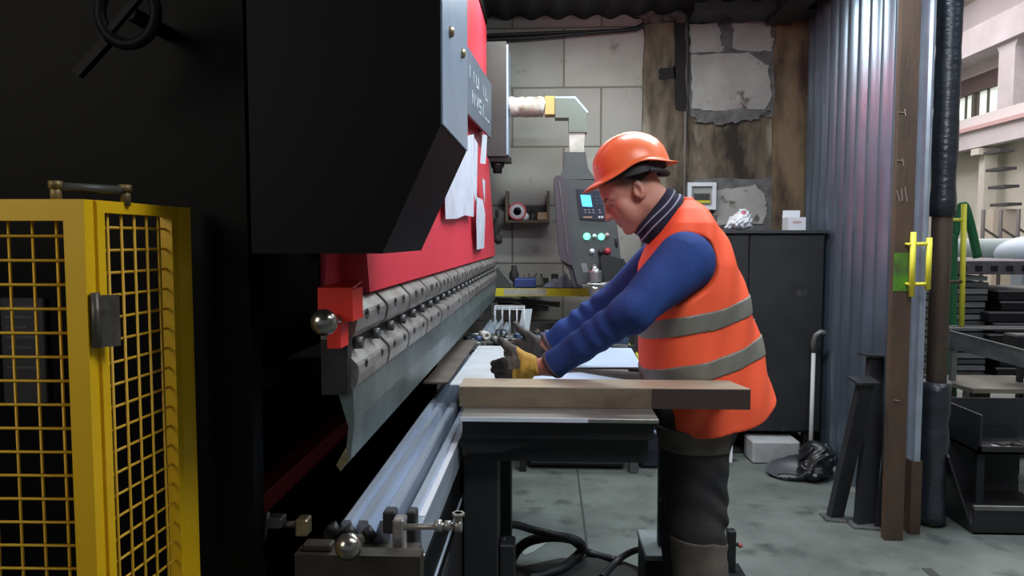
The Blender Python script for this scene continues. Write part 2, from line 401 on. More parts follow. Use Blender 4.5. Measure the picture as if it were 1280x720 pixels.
# corrugated sheet wall on the right
M_galv = mat('galvanised_sheet', (.30, .37, .46), .30, metal=.8, col2=(.2, .25, .31), scale=3, stretch=(1, 1, .5), rvar=.1)
wave_sheet((1.70, 3.62, .02), (1.92, 5.6, .02), 10, -.06, (0, 0, 3.2), M_galv, 'wall_right', prof='sin')
M_rust = mat('rusty_column', (.105, .064, .038), .75, metal=.1, col2=(.055, .036, .026), scale=3, stretch=(2, 2, .6), detail=7, bump=.15, bscale=40)
cx0 = PY(1119, 100, 3.52).x; cx1 = PY(1146, 100, 3.52).x
c = MB(); c.box((cx0 + .012, 3.5, 0), (cx1, 3.54, 3.28)); c.build('steel_column', M_rust, label='rust brown square steel column at the end of the corrugated wall', cat='column')
gp = MB(); z0 = PY(1120, 364, 3.498).z; z1 = PY(1120, 316, 3.498).z; gp.box((PY(1117, 340, 3.498).x, 3.4985, z0), (PY(1138, 340, 3.498).x, 3.4998, z1))
colm = [o_ for o_ in COL.objects if o_.name == 'steel_column'][0]
gp.build('paint_patch', mat('green_spray_paint', (.08, .26, .008), .8, col2=(.06, .10, .03), scale=14), colm, label='sprayed green paint patch')
ck = MB()
for (px, py, dx, dy) in [(1121, 238, 4, 14), (1127, 236, 1, 15), (1131, 234, 3, 18), (1122, 200, 8, 2), (1128, 198, 2, 10), (1122, 140, 9, 1), (1131, 136, 1, 9), (1117, 500, 8, 1)]:
    a = PY(px, py, 3.4985); b_ = PY(px + dx, py + dy, 3.4985); ck.bar(a, b_, .004, .002)
ck.build('chalk_mark', mat('chalk', (.35, .3, .26), .9), colm, label='pale chalk scribbles')
# recessed dark panel, galvanised flashing
c = MB(); c.box((PY(1143, 100, 3.66).x, 3.66, 0), (PY(1162, 100, 3.66).x, 3.70, 3.28)); c.build('door_post', M_steeldark, label='dark narrow steel post between rusty column and bright galvanised strip', cat='post')
xa, xb = PY(1154, 100, 3.6).x, PY(1168, 100, 3.6).x
c = MB(); c.prism([(xa, 3.62, .36), (xa + .012, 3.58, .36), ((xa + xb) / 2, 3.575, .36), (xb - .012, 3.58, .36), (xb, 3.62, .36), (xb, 3.64, .36), (xa, 3.64, .36)], (0, 0, 2.9))
c.build('galvanised_flashing', mat('bright_galvanised', (.5, .58, .68), .3, metal=.4, col2=(.36, .42, .5), scale=5), label='bright galvanised strip running up beside the wrapped pipe', cat='metal strip')
c = MB(); c.box((xa, 3.58, 0), (xb, 3.64, .36)); c.build('strip_foot', M_rust, label='rusty brown foot under the galvanised strip', cat='post')
pipe = thing('pipe_post', 'thick round pipe post wrapped in dark film above and below, bare brown between', 'post', (PY(1173, 400, 3.72).x, 3.72, 0))
pcx = wloc(pipe).x; pr = .056
zt = PY(1181, 270, 3.65).z; zb = PY(1181, 480, 3.65).z
c = MB(); c.cyl((pcx, 3.72, 0), (pcx, 3.72, 3.28), pr - .010, 28); c.build('pipe', mat('brown_pipe', (.17, .125, .10), .45, metal=.3, col2=(.10, .07, .055), scale=4, stretch=(3, 3, .5)), pipe)
M_wrap = mat('dark_film', (.032, .04, .052), .3, metal=0, col2=(.02, .024, .032), scale=9, stretch=(1, 1, 3), bump=.3, bscale=14, spec=.7)
r = random.Random(2)
c = MB(); zs = [zt + k * (3.28 - zt) / 24 for k in range(25)]; c.tube([(pcx, 3.72, z) for z in zs], [pr + r.uniform(-.003, .004) for _ in zs], 26); c.build('upper_wrap', M_wrap, pipe, label='dark shiny plastic film')
c = MB(); zs = [.02 + k * (zb - .02) / 14 for k in range(15)]; c.tube([(pcx, 3.72, z) for z in zs], [pr + .006 + r.uniform(-.006, .008) for _ in zs], 26); c.build('lower_wrap', M_wrap, pipe, label='scuffed dark plastic film')

# walls out of frame that close the bay
M_darkwall = mat('dark_side_wall', (.045, .043, .05), .9, col2=(.03, .03, .034), scale=2)
w = MB(); w.box((-5.2, -3, 0), (-5, YW + .2, 4.2)); struct('wall_left', w, M_darkwall)

# ================================================================== press brake
BR = thing('press_brake', 'long press brake bending machine, red ram under black guards', 'machine', (-.7, 3.0, 0))
Y0, Y1 = 1.10, 1.44
def pxz(px, py, Y): p = PY(px, py, Y); return (p.x, Y, p.z)
# black cover around the cylinder, with its chamfered lower corner
xr = PY(551, 156, Y0).x; xl = PY(312, 200, Y0).x; zc = PY(551, 156, Y0).z; xb_ = PY(478, 317, Y0).x; zb_ = PY(478, 317, Y0).z
c = MB(); c.prism([(xl, Y0, zb_), (xb_, Y0, zb_), (xr, Y0, zc), (xr, Y0, 2.55), (xl, Y0, 2.55)], (0, Y1 - Y0, 0)); c.build('cylinder_cover', M_black, BR, label='black painted cover with a chamfered lower corner')
c = MB(); c.box((xr, Y0 + .002, zc + .002), (xr + .003, Y1 + .0, 2.55)); sp_ = c.build('cover_side', M_bluegrey, BR, label='bluish grey side sheet')
for (px, py) in ((562, 40), (577, 67)):
    p = PX(px, py, xr + .003); s_ = MB(); s_.lathe((xr + .003, p.y, p.z), (1, 0, 0), [(0, 0), (.009, 0), (.009, .004), (.005, .007), (0, .007)], 12); s_.build('screw', M_brass, sp_)
# ram beam
RX = -.405; RY0, RY1 = 1.336, 4.9
zrb = PY(440, 372, 1.30).z
c = MB(); c.box((-.72, RY0, zrb), (RX, RY1, 2.80)); c.build('ram_beam', M_red, BR, label='red painted ram')
c = MB(); c.prism([(RX, RY0 + .1, zrb), (RX + .055, RY0 + .1, zrb), (RX + .012, RY0 + .1, 1.95), (RX, RY0 + .1, 1.95)], (0, RY1 - RY0 - .1, 0)); c.build('ram_skirt', M_red, BR, label='sloping red lower face of the ram')
# lettered plate
def PXb(px, py): return PX(px, py, -.35)
pl = [Vector((-.35, *PX(px, py, -.35).yz)) for px, py in ((584, 141), (614, 173), (614.5, 106), (584, 57))]
dirn = (pl[1] - pl[0]); e0 = pl[0] - dirn * .55; e3 = pl[3] - (pl[2] - pl[3]) * .5
c = MB(); c.prism([e0, pl[1], pl[2], e3], (-.012, 0, 0)); npl = c.build('name_plate', M_plate, BR, label='dark grey plate with two rows of white lettering')
for yy in (2.9, 4.3): c = MB(); c.box((RX, yy, 2.05), (-.362, yy + .05, 2.15)); c.build('plate_bracket', M_steeldark, BR)
# lettering strokes (blurred beyond reading in the photo): I N L I . and N V S I
M_let = mat('plate_lettering', (.42, .47, .52), .6)
def uvp(u, v): a = pl[0].lerp(pl[1], u); b2 = pl[3].lerp(pl[2], u); q = a.lerp(b2, v); return Vector((-.3485, q.y, q.z))
GL = {'N': [((0, 0), (0, 1)), ((0, 1), (1, 0)), ((1, 0), (1, 1))], 'I': [((.5, 0), (.5, 1))], 'L': [((0, 1), (0, 0)), ((0, 0), (1, 0))], 'U': [((0, 1), (0, 0)), ((0, 0), (1, 0)), ((1, 0), (1, 1))],
      'V': [((0, 1), (.5, 0)), ((.5, 0), (1, 1))], 'S': [((1, 1), (0, 1)), ((0, 1), (0, .5)), ((0, .5), (1, .5)), ((1, .5), (1, 0)), ((1, 0), (0, 0))], 'A': [((0, 0), (.5, 1)), ((.5, 1), (1, 0)), ((.2, .4), (.8, .4))],
      '/': [((0, 0), (1, 1))], '-': [((0, .1), (1, .1))]}
def write(txt, u0, du, v0, v1, wfrac=.62):
    for i, ch in enumerate(txt):
        lt = MB()
        for a, b2 in GL.get(ch, []):
            p = uvp(u0 + (i + a[0] * wfrac) * du, v0 + (v1 - v0) * a[1]); q = uvp(u0 + (i + b2[0] * wfrac) * du, v0 + (v1 - v0) * b2[1]); lt.bar(p, q, .014, .002, up=(1, 0, 0))
        if lt.v: lt.build('letter', M_let, npl)
write('IIU IL', .03, .13, .58, .76); write(' NVSI--', .03, .125, .22, .42)
# far control box on the upright
c = MB(); xa, za = XZ(608, 52, 4.92); xb2, zb2 = XZ(633, 195, 4.92)
c.box((xa, 4.92, zb2), (xb2, 5.2, za)); ub = c.build('upright_box', mat('box_grey', (.055, .058, .055), .5, metal=.2, col2=(.04, .04, .04), scale=3), BR, label='grey steel box at the far end')
c = MB(); c.box((xb2, 4.922, zb2 + .01), (xb2 + .012, 5.2, za - .02)); c.build('lit_side_face', M_bluegrey, ub)  # paler strip that paints the lit side face of the box
c = MB(); q = PY(622, 205, 5.0); c.box((q.x - .05, 4.94, zb2 - .035), (q.x + .09, 5.1, zb2)); c.lathe((q.x, 5.0, zb2 - .03), (0, 0, -1), [(0, 0), (.045, 0), (.045, .03), (.03, .05), (.03, .075), (0, .075)], 18); c.build('gland', M_bolt, BR, label='black cable gland')
# side frames (C shape), near and far
def cframe(ya, yb):
    o = MB()
    o.box((-2.1, ya, 0), (-.74, yb, 2.9)); return o
c = MB(); c.box((-2.1, 1.272, 0), (PY(312, 400, 1.272).x, 1.32, 2.9)); c.build('side_frame', M_blackframe, BR)
c = MB(); c.box((-.72, 1.322, PY(395, 350, 1.32).z - .06), (PY(398, 350, 1.322).x, 1.335, 2.9)); c.build('ram_end_cover', M_blackframe, BR)
cframe(4.82, 4.88).build('side_frame', M_blackframe, BR)
c = MB(); c.box((-1.02, 1.33, .05), (-.98, 4.82, 2.8)); c.build('rear_panel', M_blackframe, BR)
c = MB(); c.box((-.98, 1.34, 2.82), (-.40, 4.9, 2.88)); c.build('top_cover', M_blackframe, BR)
# upper clamps
FX = -.335
zt_, zm_ = PX(441, 376, FX), PX(441, 428, FX)
def clamp_mesh(o, y0, y1, z0, z1, x0, x1, split=True):
    g = .011
    prof = [(x0, z0), (x1 - .016, z0), (x1 - .004, z0 + .014), (x1, z0 + .034), (x1 - .001, z1 - .030), (x1 - .005, z1 - .024), (x1 - .026, z1 - .003), (x1 - .034, z1), (x0, z1)]
    o.prism([(x, y0 + g, z) for x, z in prof], (0, y1 - y0 - 2 * g, 0))
NU = 14; pit = (4.86 - 1.27) / NU
for i in range(NU):
    y0 = 1.27 + i * pit; o = MB(); clamp_mesh(o, y0, y0 + pit, zm_.z, zt_.z, RX + .004, FX); cl = o.build('ram_clamp', M_clamp, BR)
    if i < 10:
        for yy in (.32, .68):
            s_ = MB(); s_.lathe((FX - .001, y0 + pit * yy, (zm_.z + zt_.z) / 2 + .004), (1, 0, 0), [(.010, 0), (.010, .002), (.006, .002), (.006, .0005), (0, .0005)], 12); s_.build('bolt', M_bolt, cl)
c = MB(); c.box((RX + .01, 1.29, zm_.z - .07), (FX - .025, 4.86, zm_.z + .01)); hb = c.build('tool_holder', M_steeldark, BR)
for i in range(26):
    yy = 1.33 + i * .136; s_ = MB(); s_.cyl((FX - .02, yy, zm_.z - .012), (FX - .003, yy, zm_.z - .012), .011, 10); s_.build('wedge_screw', M_boltsteel, hb)
# lower clamps, unequal lengths
LX = -.333
zlt, zlb = PX(442, 441, LX).z, PX(442, 497, LX).z
ys = [1.27, 1.53, 1.755, 2.03, 2.30, 2.90]; ys += [2.90 + k * .27 for k in range(1, 8)]; ys[-1] = 4.86
for i in range(len(ys) - 1):
    o = MB(); y0, y1 = ys[i], ys[i + 1]; clamp_mesh(o, y0, y1, zlb, zlt, RX + .02, LX); cl = o.build('punch_clamp', M_clamp, BR)
    for yy in (.25, .75):
        s_ = MB(); s_.lathe((LX - .001, y0 + (y1 - y0) * yy, (zlb + zlt) / 2 + .006), (1, 0, 0), [(.008, 0), (.008, .002), (.005, .002), (.005, .0005), (0, .0005)], 12); s_.build('bolt', M_bolt, cl)
c = MB(); c.box((-.395, 1.262, zlb - .0), (-.348, 1.29, zm_.z)); c.build('end_clamp', M_steeldark, BR)
# punch
zp = PX(443, 580, -.352).z
c = MB(); P_ = [(-.372, zlb + .01), (-.343, zlb + .01), (-.341, zlb - .05), (-.349, zp + .02), (-.366, zp), (-.371, zp + .012), (-.356, zp + .04), (-.352, zlb - .06)]
c.prism([(x, 1.275, z) for x, z in P_], (0, 3.58, 0)); pn = c.build('punch', M_punch, BR, label='greenish grey gooseneck punch')
c = MB(); c.prism([(x, 1.271, z) for x, z in [(-.350, zp + .022), (-.366, zp - .001), (-.374, zp + .010), (-.357, zp + .04)]], (0, .012, 0)); c.build('punch_tip', M_brass, pn, label='shiny worn tip')
# red end cap and ball
a = PY(397, 362, 1.2); b2 = PY(441, 402, 1.2)
c = MB(); c.prism([(a.x, 1.20, b2.z), (b2.x, 1.20, b2.z), (b2.x, 1.20, a.z), (a.x, 1.20, a.z)], (-.002, .075, .0)); q = PY(425, 435, 1.22)
c.box((PY(410, 420, 1.22).x, 1.215, q.z), (PY(427, 420, 1.22).x, 1.262, b2.z)); c.prism([(a.x, 1.2, a.z), (b2.x, 1.2, a.z), (b2.x - .012, 1.31, a.z + .006), (a.x + .012, 1.31, a.z + .006)], (0, 0, .003)); c.build('ram_end_cap', M_redbright, BR, label='bright red end block')
q = PY(405, 403, 1.15); c = MB(); c.ball(q, .0215, 24); c.cyl(q, (q.x + .008, 1.205, q.z), .008, 12); c.build('ball_knob', M_chrome, BR, label='polished steel ball knob')
# bed, red edge, die
c = MB(); c.box((-.46, 1.36, 0), (-.24, 4.86, .79)); c.build('bed', M_blackframe, BR)
zred = PX(375, 588, -.56).z
c = MB(); a = PX(312, 632, -.57); b2 = PX(440, 532, -.57); c.prism([(-.60, a.y, a.z - .03), (-.555, a.y, a.z - .03), (-.555, a.y, a.z + .012), (-.60, a.y, a.z + .012)], (0, 3.2, 0)); c.build('bed_edge', mat('dark_red_paint', (.20, .008, .014), .6), BR, label='dark red painted edge of the bed')
DX0, DX1 = -.385, -.292; zd = .898
# die block with three grooves
prof = [(DX0, zd - .085), (DX0, zd - .006), (DX0 + .006, zd), (DX0 + .018, zd), (DX0 + .026, zd - .024), (DX0 + .034, zd), (DX0 + .050, zd), (DX0 + .062, zd - .034), (DX0 + .074, zd), (DX1 - .004, zd), (DX1, zd - .006), (DX1, zd - .085)]
c = MB(); c.prism([(x, 1.335, z) for x, z in prof], (0, 3.5, 0)); c.build('vee_die', M_die, BR, label='long ground steel die with V grooves')
c = MB(); c.box((-.40, 1.36, .79), (-.27, 4.85, zd - .085)); c.build('die_base', M_steeldark, BR)
c = MB()
c.box((-.274, 1.37, .835), (-.258, 4.8, .884)); c.box((-.258, 1.37, .80), (-.2405, 4.8, .874)); rl = c.build('clamp_rail', M_die, BR, label='bright front rail beside the die')
c = MB(); c.box((-.2535, 1.42, .874), (-.2405, 1.98, .8765)); c.build('rail_strip', mat('white_strip', (.8, .82, .86), .3, metal=.3), rl, label='white strip on the rail')
c = MB(); c.box((-.24, 1.37, .70), (-.2355, 4.8, .706)); c.build('edge_line', M_die, BR)
# hardware at the near end of the bed
a = PY(368, 693, 1.2); b2 = PY(525, 693, 1.2)
c = MB(); c.box((a.x, 1.2, .5), (b2.x, 1.235, a.z)); c.box((a.x + .03, 1.235, .5), (b2.x - .02, 1.33, a.z - .03)); c.box((a.x + .01, 1.21, a.z), (a.x + .06, 1.235, a.z + .014), c=.003); c.build('end_block', mat('oily_brown_steel', (.05, .04, .032), .5, metal=.3, col2=(.03, .025, .02), scale=20), BR, label='oily brown end block')
q = PY(436, 683, 1.17); c = MB(); c.ball(q, .0225, 24); c.cyl(q, (q.x + .01, 1.205, q.z - .002), .009, 12); c.build('ball_knob', M_chrome, BR, label='polished steel ball at the end of the bed')
p0 = PY(350, 659, 1.33); p1 = PY(578, 659, 1.25)
c = MB()
q0, q1 = PY(504, 659, 1.25), PY(577, 657, 1.25); c.cyl(q0, q1, .0055, 12)
for px, rr in ((548, .011), (560, .009), (573, .012)):
    q = PY(px, 657, 1.25); c.cyl((q.x - .006, q.y, q.z), (q.x + .006, q.y, q.z), rr, 6)
q = PY(573, 645, 1.25); c.cyl((q.x, q.y, q.z - .012), (q.x, q.y, q.z + .006), .007, 10); c.cyl((q.x, q.y, q.z), (q.x, q.y, q.z + .006), .011, 6)
c.build('adjusting_rod', M_clamp, BR, label='threaded rod with nuts')
for (xA, yA, xB, yB, m, yy) in ((490, 650, 505, 720, M_clamp, 1.26), (478, 640, 494, 668, M_steeldark, 1.30), (330, 648, 352, 662, M_clamp, 1.33), (368, 650, 384, 672, M_brass, 1.31), (508, 640, 520, 690, M_steeldark, 1.34)):
    A = PY(xA, yA, yy); B_ = PY(xB, yB, yy); c = MB(); c.box((A.x, yy, B_.z), (B_.x, yy + .03, A.z), c=.003); c.build('stop_bracket', m, BR)
c = MB(); a = PY(352, 655, 1.34); b2 = PY(370, 655, 1.34); c.cyl(a, b2, .006, 10); a = PY(335, 640, 1.335); b2 = PY(330, 676, 1.335); c.cyl(a, b2, .004, 8); c.build('lever', M_clamp, BR)
for k, (px, py) in enumerate(((414, 655), (434, 658), (458, 660))):
    a = PY(px, py, 1.325); c = MB(); c.cyl((a.x, 1.325, a.z), (a.x + .012, 1.325, a.z - .02), .010, 12); c.box((a.x - .012, 1.318, a.z - .035), (a.x + .012, 1.334, a.z - .012)); c.build('die_stop', M_bolt, BR)
for (xA, yA, xB, yB) in ((512, 691, 530, 697), (506, 705, 524, 712), (470, 690, 488, 700)):
    c = MB(); A = PY(xA, yA, 1.27); B_ = PY(xB, yB, 1.27); c.bar(A, B_, .008, .010); c.build('wing_screw', M_clamp, BR)
# front skirt panel of the machine below the die: leans out toward the operator side
c = MB(); c.box((-.24, 1.40, .12), (-.2365, 4.7, .66)); c.build('front_skirt', mat('black_skirt', (.012, .012, .014), .6), BR)
# back gauge glimpsed in the throat
c = MB(); c.box((-.9, 1.6, 1.0), (-.8, 4.6, 1.06)); c.box((-.8, 2.2, .98), (-.6, 2.28, 1.05)); c.box((-.8, 3.6, .98), (-.6, 3.68, 1.05)); c.build('back_gauge', M_steeldark, BR)
# hand ring silhouette at top left
c = MB(); q = PY(160, 15, 1.15); c.tube([(q.x + .045 * math.cos(t), 1.15, q.z + .05 * math.sin(t)) for t in [2 * PI * k / 28 for k in range(29)]], .009, 10, caps=False)
c.bar((q.x - .04, 1.15, q.z - .04), (q.x + .04, 1.15, q.z + .045), .010); c.bar((q.x - .035, 1.15, q.z - .045), (q.x - .085, 1.15, q.z - .095), .014)
c.cyl((q.x, 1.15, q.z), (q.x, 1.275, q.z), .012, 12); c.build('hand_wheel', M_black, BR, label='black hand wheel')
# data plate behind the fence
c = MB(); a = PY(2, 372, 1.268); b2 = PY(62, 506, 1.268); c.box((a.x, 1.262, b2.z), (b2.x, 1.272, a.z), c=.002); dp = c.build('data_plate', mat('grey_data_plate', (.035, .035, .04), .5), BR, label='dim rectangular data plate')
c = MB()
for k in range(7): z = a.z - .018 - k * .018; c.box((a.x + .01, 1.2612, z), (b2.x - .012 - .01 * (k % 3), 1.2621, z + .004))
c.build('plate_print', mat('dim_print', (.09, .09, .095), .6), dp)

# papers taped to the ram
def sheet(pts, name='paper_sheet', x=-.345, seed=0):
    r = random.Random(seed); V = []
    for px, py in pts: p = PX(px, py, x); V.append(Vector((x + .012 * math.sin(p.y * 9 + seed) * .4, p.y, p.z)))
    o = MB(); o.prism(V, (-.0015, 0, 0)); return o
PG = 'white papers taped to the red ram'
for pts, x, lab in [([(556, 176), (592, 168), (592, 271), (581, 269), (571, 273), (559, 274)], -.340, 'largest white paper taped to the red ram, beside the black cover'),
                    ([(594, 172), (597, 180), (596, 262), (593.5, 240)], -.339, 'narrow curled white paper strip beside the largest sheet'),
                    ([(603, 168), (609, 169), (606, 205), (601, 204)], -.338, 'small tilted white paper just under the lettered plate'),
                    ([(602, 223), (607.5, 226), (607, 256), (604, 240)], -.336, 'small pointed white paper halfway down the red ram'),
                    ([(596, 246), (604, 250), (606, 268), (605, 310), (596, 312), (595, 280)], -.335, 'lowest paper on the red ram, greyish and folded')]:
    tag(sheet(pts, x=x, seed=len(lab)).build('paper_sheet', M_paper), lab, 'paper', PG)

# ================================================================== yellow mesh guard
G = thing('mesh_guard', 'yellow steel mesh guard with two hinged panels in the left foreground', 'guard', (PY(118, 300, 1.0).x, 1.0, 0))
gx = PY(118, 255, 1.0).x; gz = PY(118, 250, 1.0).z; gb = .42; S = .0335
# left panel (faces the camera)
def panel_frame(o, p0, u, wd, z0, z1, fw, th):
    u = Vector(u).normalized(); p0 = Vector(p0); n = Vector((0, 0, 1)).cross(u)
    def q(a, b, z0_, z1_):
        A = p0 + u * a; B_ = p0 + u * b
        o.prism([(A.x, A.y, z0_), (B_.x, B_.y, z0_), (B_.x, B_.y, z1_), (A.x, A.y, z1_)], n * th)
    q(0, fw, z0, z1); q(wd - fw, wd, z0, z1); q(fw, wd - fw, z1 - fw, z1); q(fw, wd - fw, z0, z0 + fw)
def panel_mesh(o, p0, u, wd, z0, z1, fw, s, r=.0022):
    u = Vector(u).normalized(); p0 = Vector(p0) ; n = Vector((0, 0, 1)).cross(u)
    k = fw + s * .55
    while k < wd - fw * .5:
        A = p0 + u * k + n * .008; o.cyl((A.x, A.y, z0 + .01), (A.x, A.y, z1 - .01), r, 6); k += s
    z = z1 - fw - s * .62
    while z > z0 + fw:
        A = p0 + u * fw * .6 + n * .012; B_ = p0 + u * (wd - fw * .6) + n * .012; o.cyl((A.x, A.y, z), (B_.x, B_.y, z), r, 6); z -= s
uL = Vector((-1, -.03, 0))
PL = thing('guard_panel', None, None, (0, 0, 0)); PL.parent = G
o = MB(); panel_frame(o, (gx - .002, 1.0, 0), uL, .62, gb, gz, .029, .022); o.build('panel_frame', M_yellow, PL)
o = MB(); panel_mesh(o, (gx - .002, 1.0, 0), uL, .62, gb, gz, .029, S); o.build('wire_mesh', M_yellowwire, PL)
PR = thing('guard_panel', None, None, (0, 0, 0)); PR.parent = G
xE = PY(221, 262, 1.21).x; uR = Vector((xE - gx - .003, .21, 0)); LR = uR.length
o = MB(); panel_frame(o, (gx + .003, 1.0, 0), uR, LR, gb, gz, .017, .02)
u_ = uR.normalized()
A = Vector((gx + .003, 1.0, 0)) + u_ * LR; o.prism([(A.x - .003, A.y, gb), (A.x + .008, A.y + .03, gb), (A.x + .008, A.y + .03, gz), (A.x - .003, A.y, gz)], (-.012, .004, 0)); o.build('panel_frame', M_yellow, PR)
o = MB(); panel_mesh(o, (gx + .003, 1.0, 0), uR, LR, gb, gz, .017, S * .98); o.build('wire_mesh', M_yellowwire, PR)
a = PY(104, 369, .99); b2 = PY(143, 434, .99)
o = MB(); o.box((a.x, .985, b2.z), ((a.x + b2.x) / 2 - .002, .993, a.z), c=.001); o.prism([((a.x + b2.x) / 2 + .002, .985, b2.z), (b2.x - .002, 1.0, b2.z), (b2.x - .002, 1.0, a.z), ((a.x + b2.x) / 2 + .002, .985, a.z)], (.001, .008, 0)); o.cyl(((a.x + b2.x) / 2, .984, b2.z), ((a.x + b2.x) / 2, .984, a.z + .004), .006, 12)
hn = o.build('hinge', mat('hinge_steel', (.16, .15, .13), .45, metal=.6, col2=(.08, .07, .06), scale=30), G, label='grey steel hinge')
for py in (382, 404, 424):
    q = PY(110, py, .985); s_ = MB(); s_.lathe((q.x, .985, q.z), (0, -1, 0), [(0, 0), (.005, 0), (.004, .003), (0, .004)], 10); s_.build('rivet', M_clamp, hn)
HD = thing('handle', None, None, (0, 0, 0)); HD.parent = G
a = PY(70, 247, .995); b2 = PY(157, 252, 1.07)
for q in (a, b2):
    o = MB(); o.cyl((q.x, q.y, gz - .005), (q.x, q.y, gz + .020), .007, 12); o.cyl((q.x, q.y, gz + .016), (q.x, q.y, gz + .026), .009, 12); o.build('handle_stub', mat('handle_brass', (.35, .24, .07), .5, metal=.4, col2=(.12, .09, .05), scale=40), HD)
o = MB(); o.cyl((a.x, a.y, gz + .018), (b2.x, b2.y, gz + .018), .0065, 14); o.build('grip', mat('dark_grip', (.05, .05, .045), .5), HD, label='dark rubber grip')

# ================================================================== feeding table and the sheets on it
M_sheet = mat('zinc_sheet', (.55, .66, .82), .38, metal=.25, col2=(.47, .58, .74), scale=2.5)
M_sheetw = mat('zinc_sheet_pale_lit', (.60, .64, .68), .45, metal=.2, col2=(.48, .5, .5), scale=5, stretch=(1, 4, 1))  # paler copy of the sheet metal, the lighting difference put into its colour
M_tablesteel = mat('table_steel', (.26, .26, .24), .4, metal=.6, col2=(.19, .18, .16), scale=6, stretch=(.6, 4, 1))
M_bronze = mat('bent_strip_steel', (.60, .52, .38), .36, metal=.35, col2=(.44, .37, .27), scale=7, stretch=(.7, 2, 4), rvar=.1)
ZT = .955
YF = PZ(700, 523, ZT).y
TB = thing('feeding_table', 'black steel table beside the press brake carrying the metal sheets', 'table', (.05, 2.4, 0))
xl = -.232; xr = PZ(823, 523, ZT).x
c = MB(); c.box((xl, YF, ZT - .012), (xr, 2.95, ZT), c=.002); tt = c.build('table_top', M_tablesteel, TB)
c = MB(); c.box((xl + .002, YF - .0035, ZT - .010), (PZ(735, 523, ZT).x, YF - .0005, ZT + .001)); c.build('bright_edge', mat('bright_edge', (.8, .86, .95), .4, metal=.3), tt, label='bright bare front edge')
M_tb = mat('table_black', (.008, .008, .009), .6)
M_tg = mat('table_leg_grey', (.018, .019, .022), .55)
c = MB()
c.box((xl + .01, YF + .02, ZT - .06), (xr - .01, YF + .06, ZT - .012)); c.box((xl + .01, 2.88, ZT - .06), (xr - .01, 2.92, ZT - .012))
c.box((xl + .01, YF + .06, ZT - .06), (xl + .05, 2.88, ZT - .012)); c.box((xr - .05, YF + .06, ZT - .06), (xr - .01, 2.88, ZT - .012))
c.box((xl + .02, YF + .05, ZT - .13), (xr - .02, 2.8, ZT - .06)); c.build('underframe', M_tb, TB)
A = [PY(px, py, YF + .03) for px, py in ((578, 524), (800, 524), (780, 532), (660, 556), (625, 566), (578, 566))]
c = MB(); c.prism(A, (0, .012, 0)); c.build('gusset', M_tb, TB, label='black tapering gusset plate')
a = PY(578, 560, YF + .1); b2 = PY(623, 560, YF + .1)
a.x = max(a.x, -.233); c = MB(); c.box((a.x, YF + .08, 0), (b2.x, YF + .18, ZT - .13), c=.004); c.build('leg', M_tg, TB)
c = MB(); c.box((a.x + .02, 2.7, 0), (b2.x, 2.8, ZT - .13), c=.004); c.build('leg', M_tg, TB)
q = PY(632, 664, YF + .2); c = MB(); c.box((b2.x + .002, YF + .10, .40), (b2.x + .045, YF + .17, q.z), c=.004); c.cyl((q.x - .012, YF + .13, q.z - .003), (q.x + .006, YF + .13, q.z + .006), .007, 10); c.build('junction_box', M_tg, TB)
a = PY(823, 600, 2.72); b2 = PY(839, 600, 2.72)
c = MB(); c.box((a.x, 2.70, PY(830, 683, 2.72).z - .01), (b2.x, 2.74, ZT - .02)); c.build('leg', M_tb, TB, label='thin black leg standing on the steel foot block')
c = MB(); c.box((xr - .03, 2.70, ZT - .05), (b2.x, 2.74, ZT - .015)); c.build('cross_arm', M_tb, TB)
a = PY(806, 684, 2.66); b2 = PY(849, 696, 2.66)
c = MB(); c.box((a.x, 2.62, 0), (b2.x, 2.86, a.z - .035), c=.005); c.build('foot_block', M_tb, TB)
c = MB(); c.box((a.x - .004, 2.62, a.z - .035), (b2.x + .004, 2.86, a.z - .012), c=.003); c.build('foot_cap', mat('pale_cap', (.30, .34, .35), .5, metal=.4, col2=(.2, .22, .22), scale=9), TB, label='pale steel cap of the foot block')

# bent strip at the front
yf = PZ(700, 510, ZT).y
zt = PY(700, 485.5, yf).z; yb = PZ(700, 475, zt).y
xa = PY(574, 490, yf).x; xb = PY(938, 500, yf).x
SW = yb - yf
# a Z-shaped folded profile: upright front face, top flange, rear lip standing on the table
c = MB(); t = .003
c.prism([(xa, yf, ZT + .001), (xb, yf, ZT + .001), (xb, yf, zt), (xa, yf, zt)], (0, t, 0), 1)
c.prism([(xa, yf, zt), (xb, yf, zt), (xb - .03, yb, zt), (xa, yb, zt)], (0, 0, t))
c.prism([(xa, yb - t, ZT + .001), (xb - .03, yb - t, ZT + .001), (xb - .03, yb - t, zt), (xa, yb - t, zt)], (0, t, 0))
bs = tag(c.build('bent_strip', [M_bronze, mat('strip_front_shaded', (.32, .25, .17), .42, metal=.4, col2=(.17, .13, .09), scale=5, stretch=(1, 1, 2))]), 'long folded metal strip lying along the front edge of the feeding table', 'metal strip')  # front face in a darker copy of the metal, its shading put into colour
c = MB(); c.box((PY(815, 497, yf).x, yf - .0015, ZT + .001), (xb, yf - .0002, zt + .001)); c.build('dark_end', mat('dark_brown_face', (.05, .035, .026), .5), bs, label='dark brown right end')  # thin dark brown plate over the right end of the front face

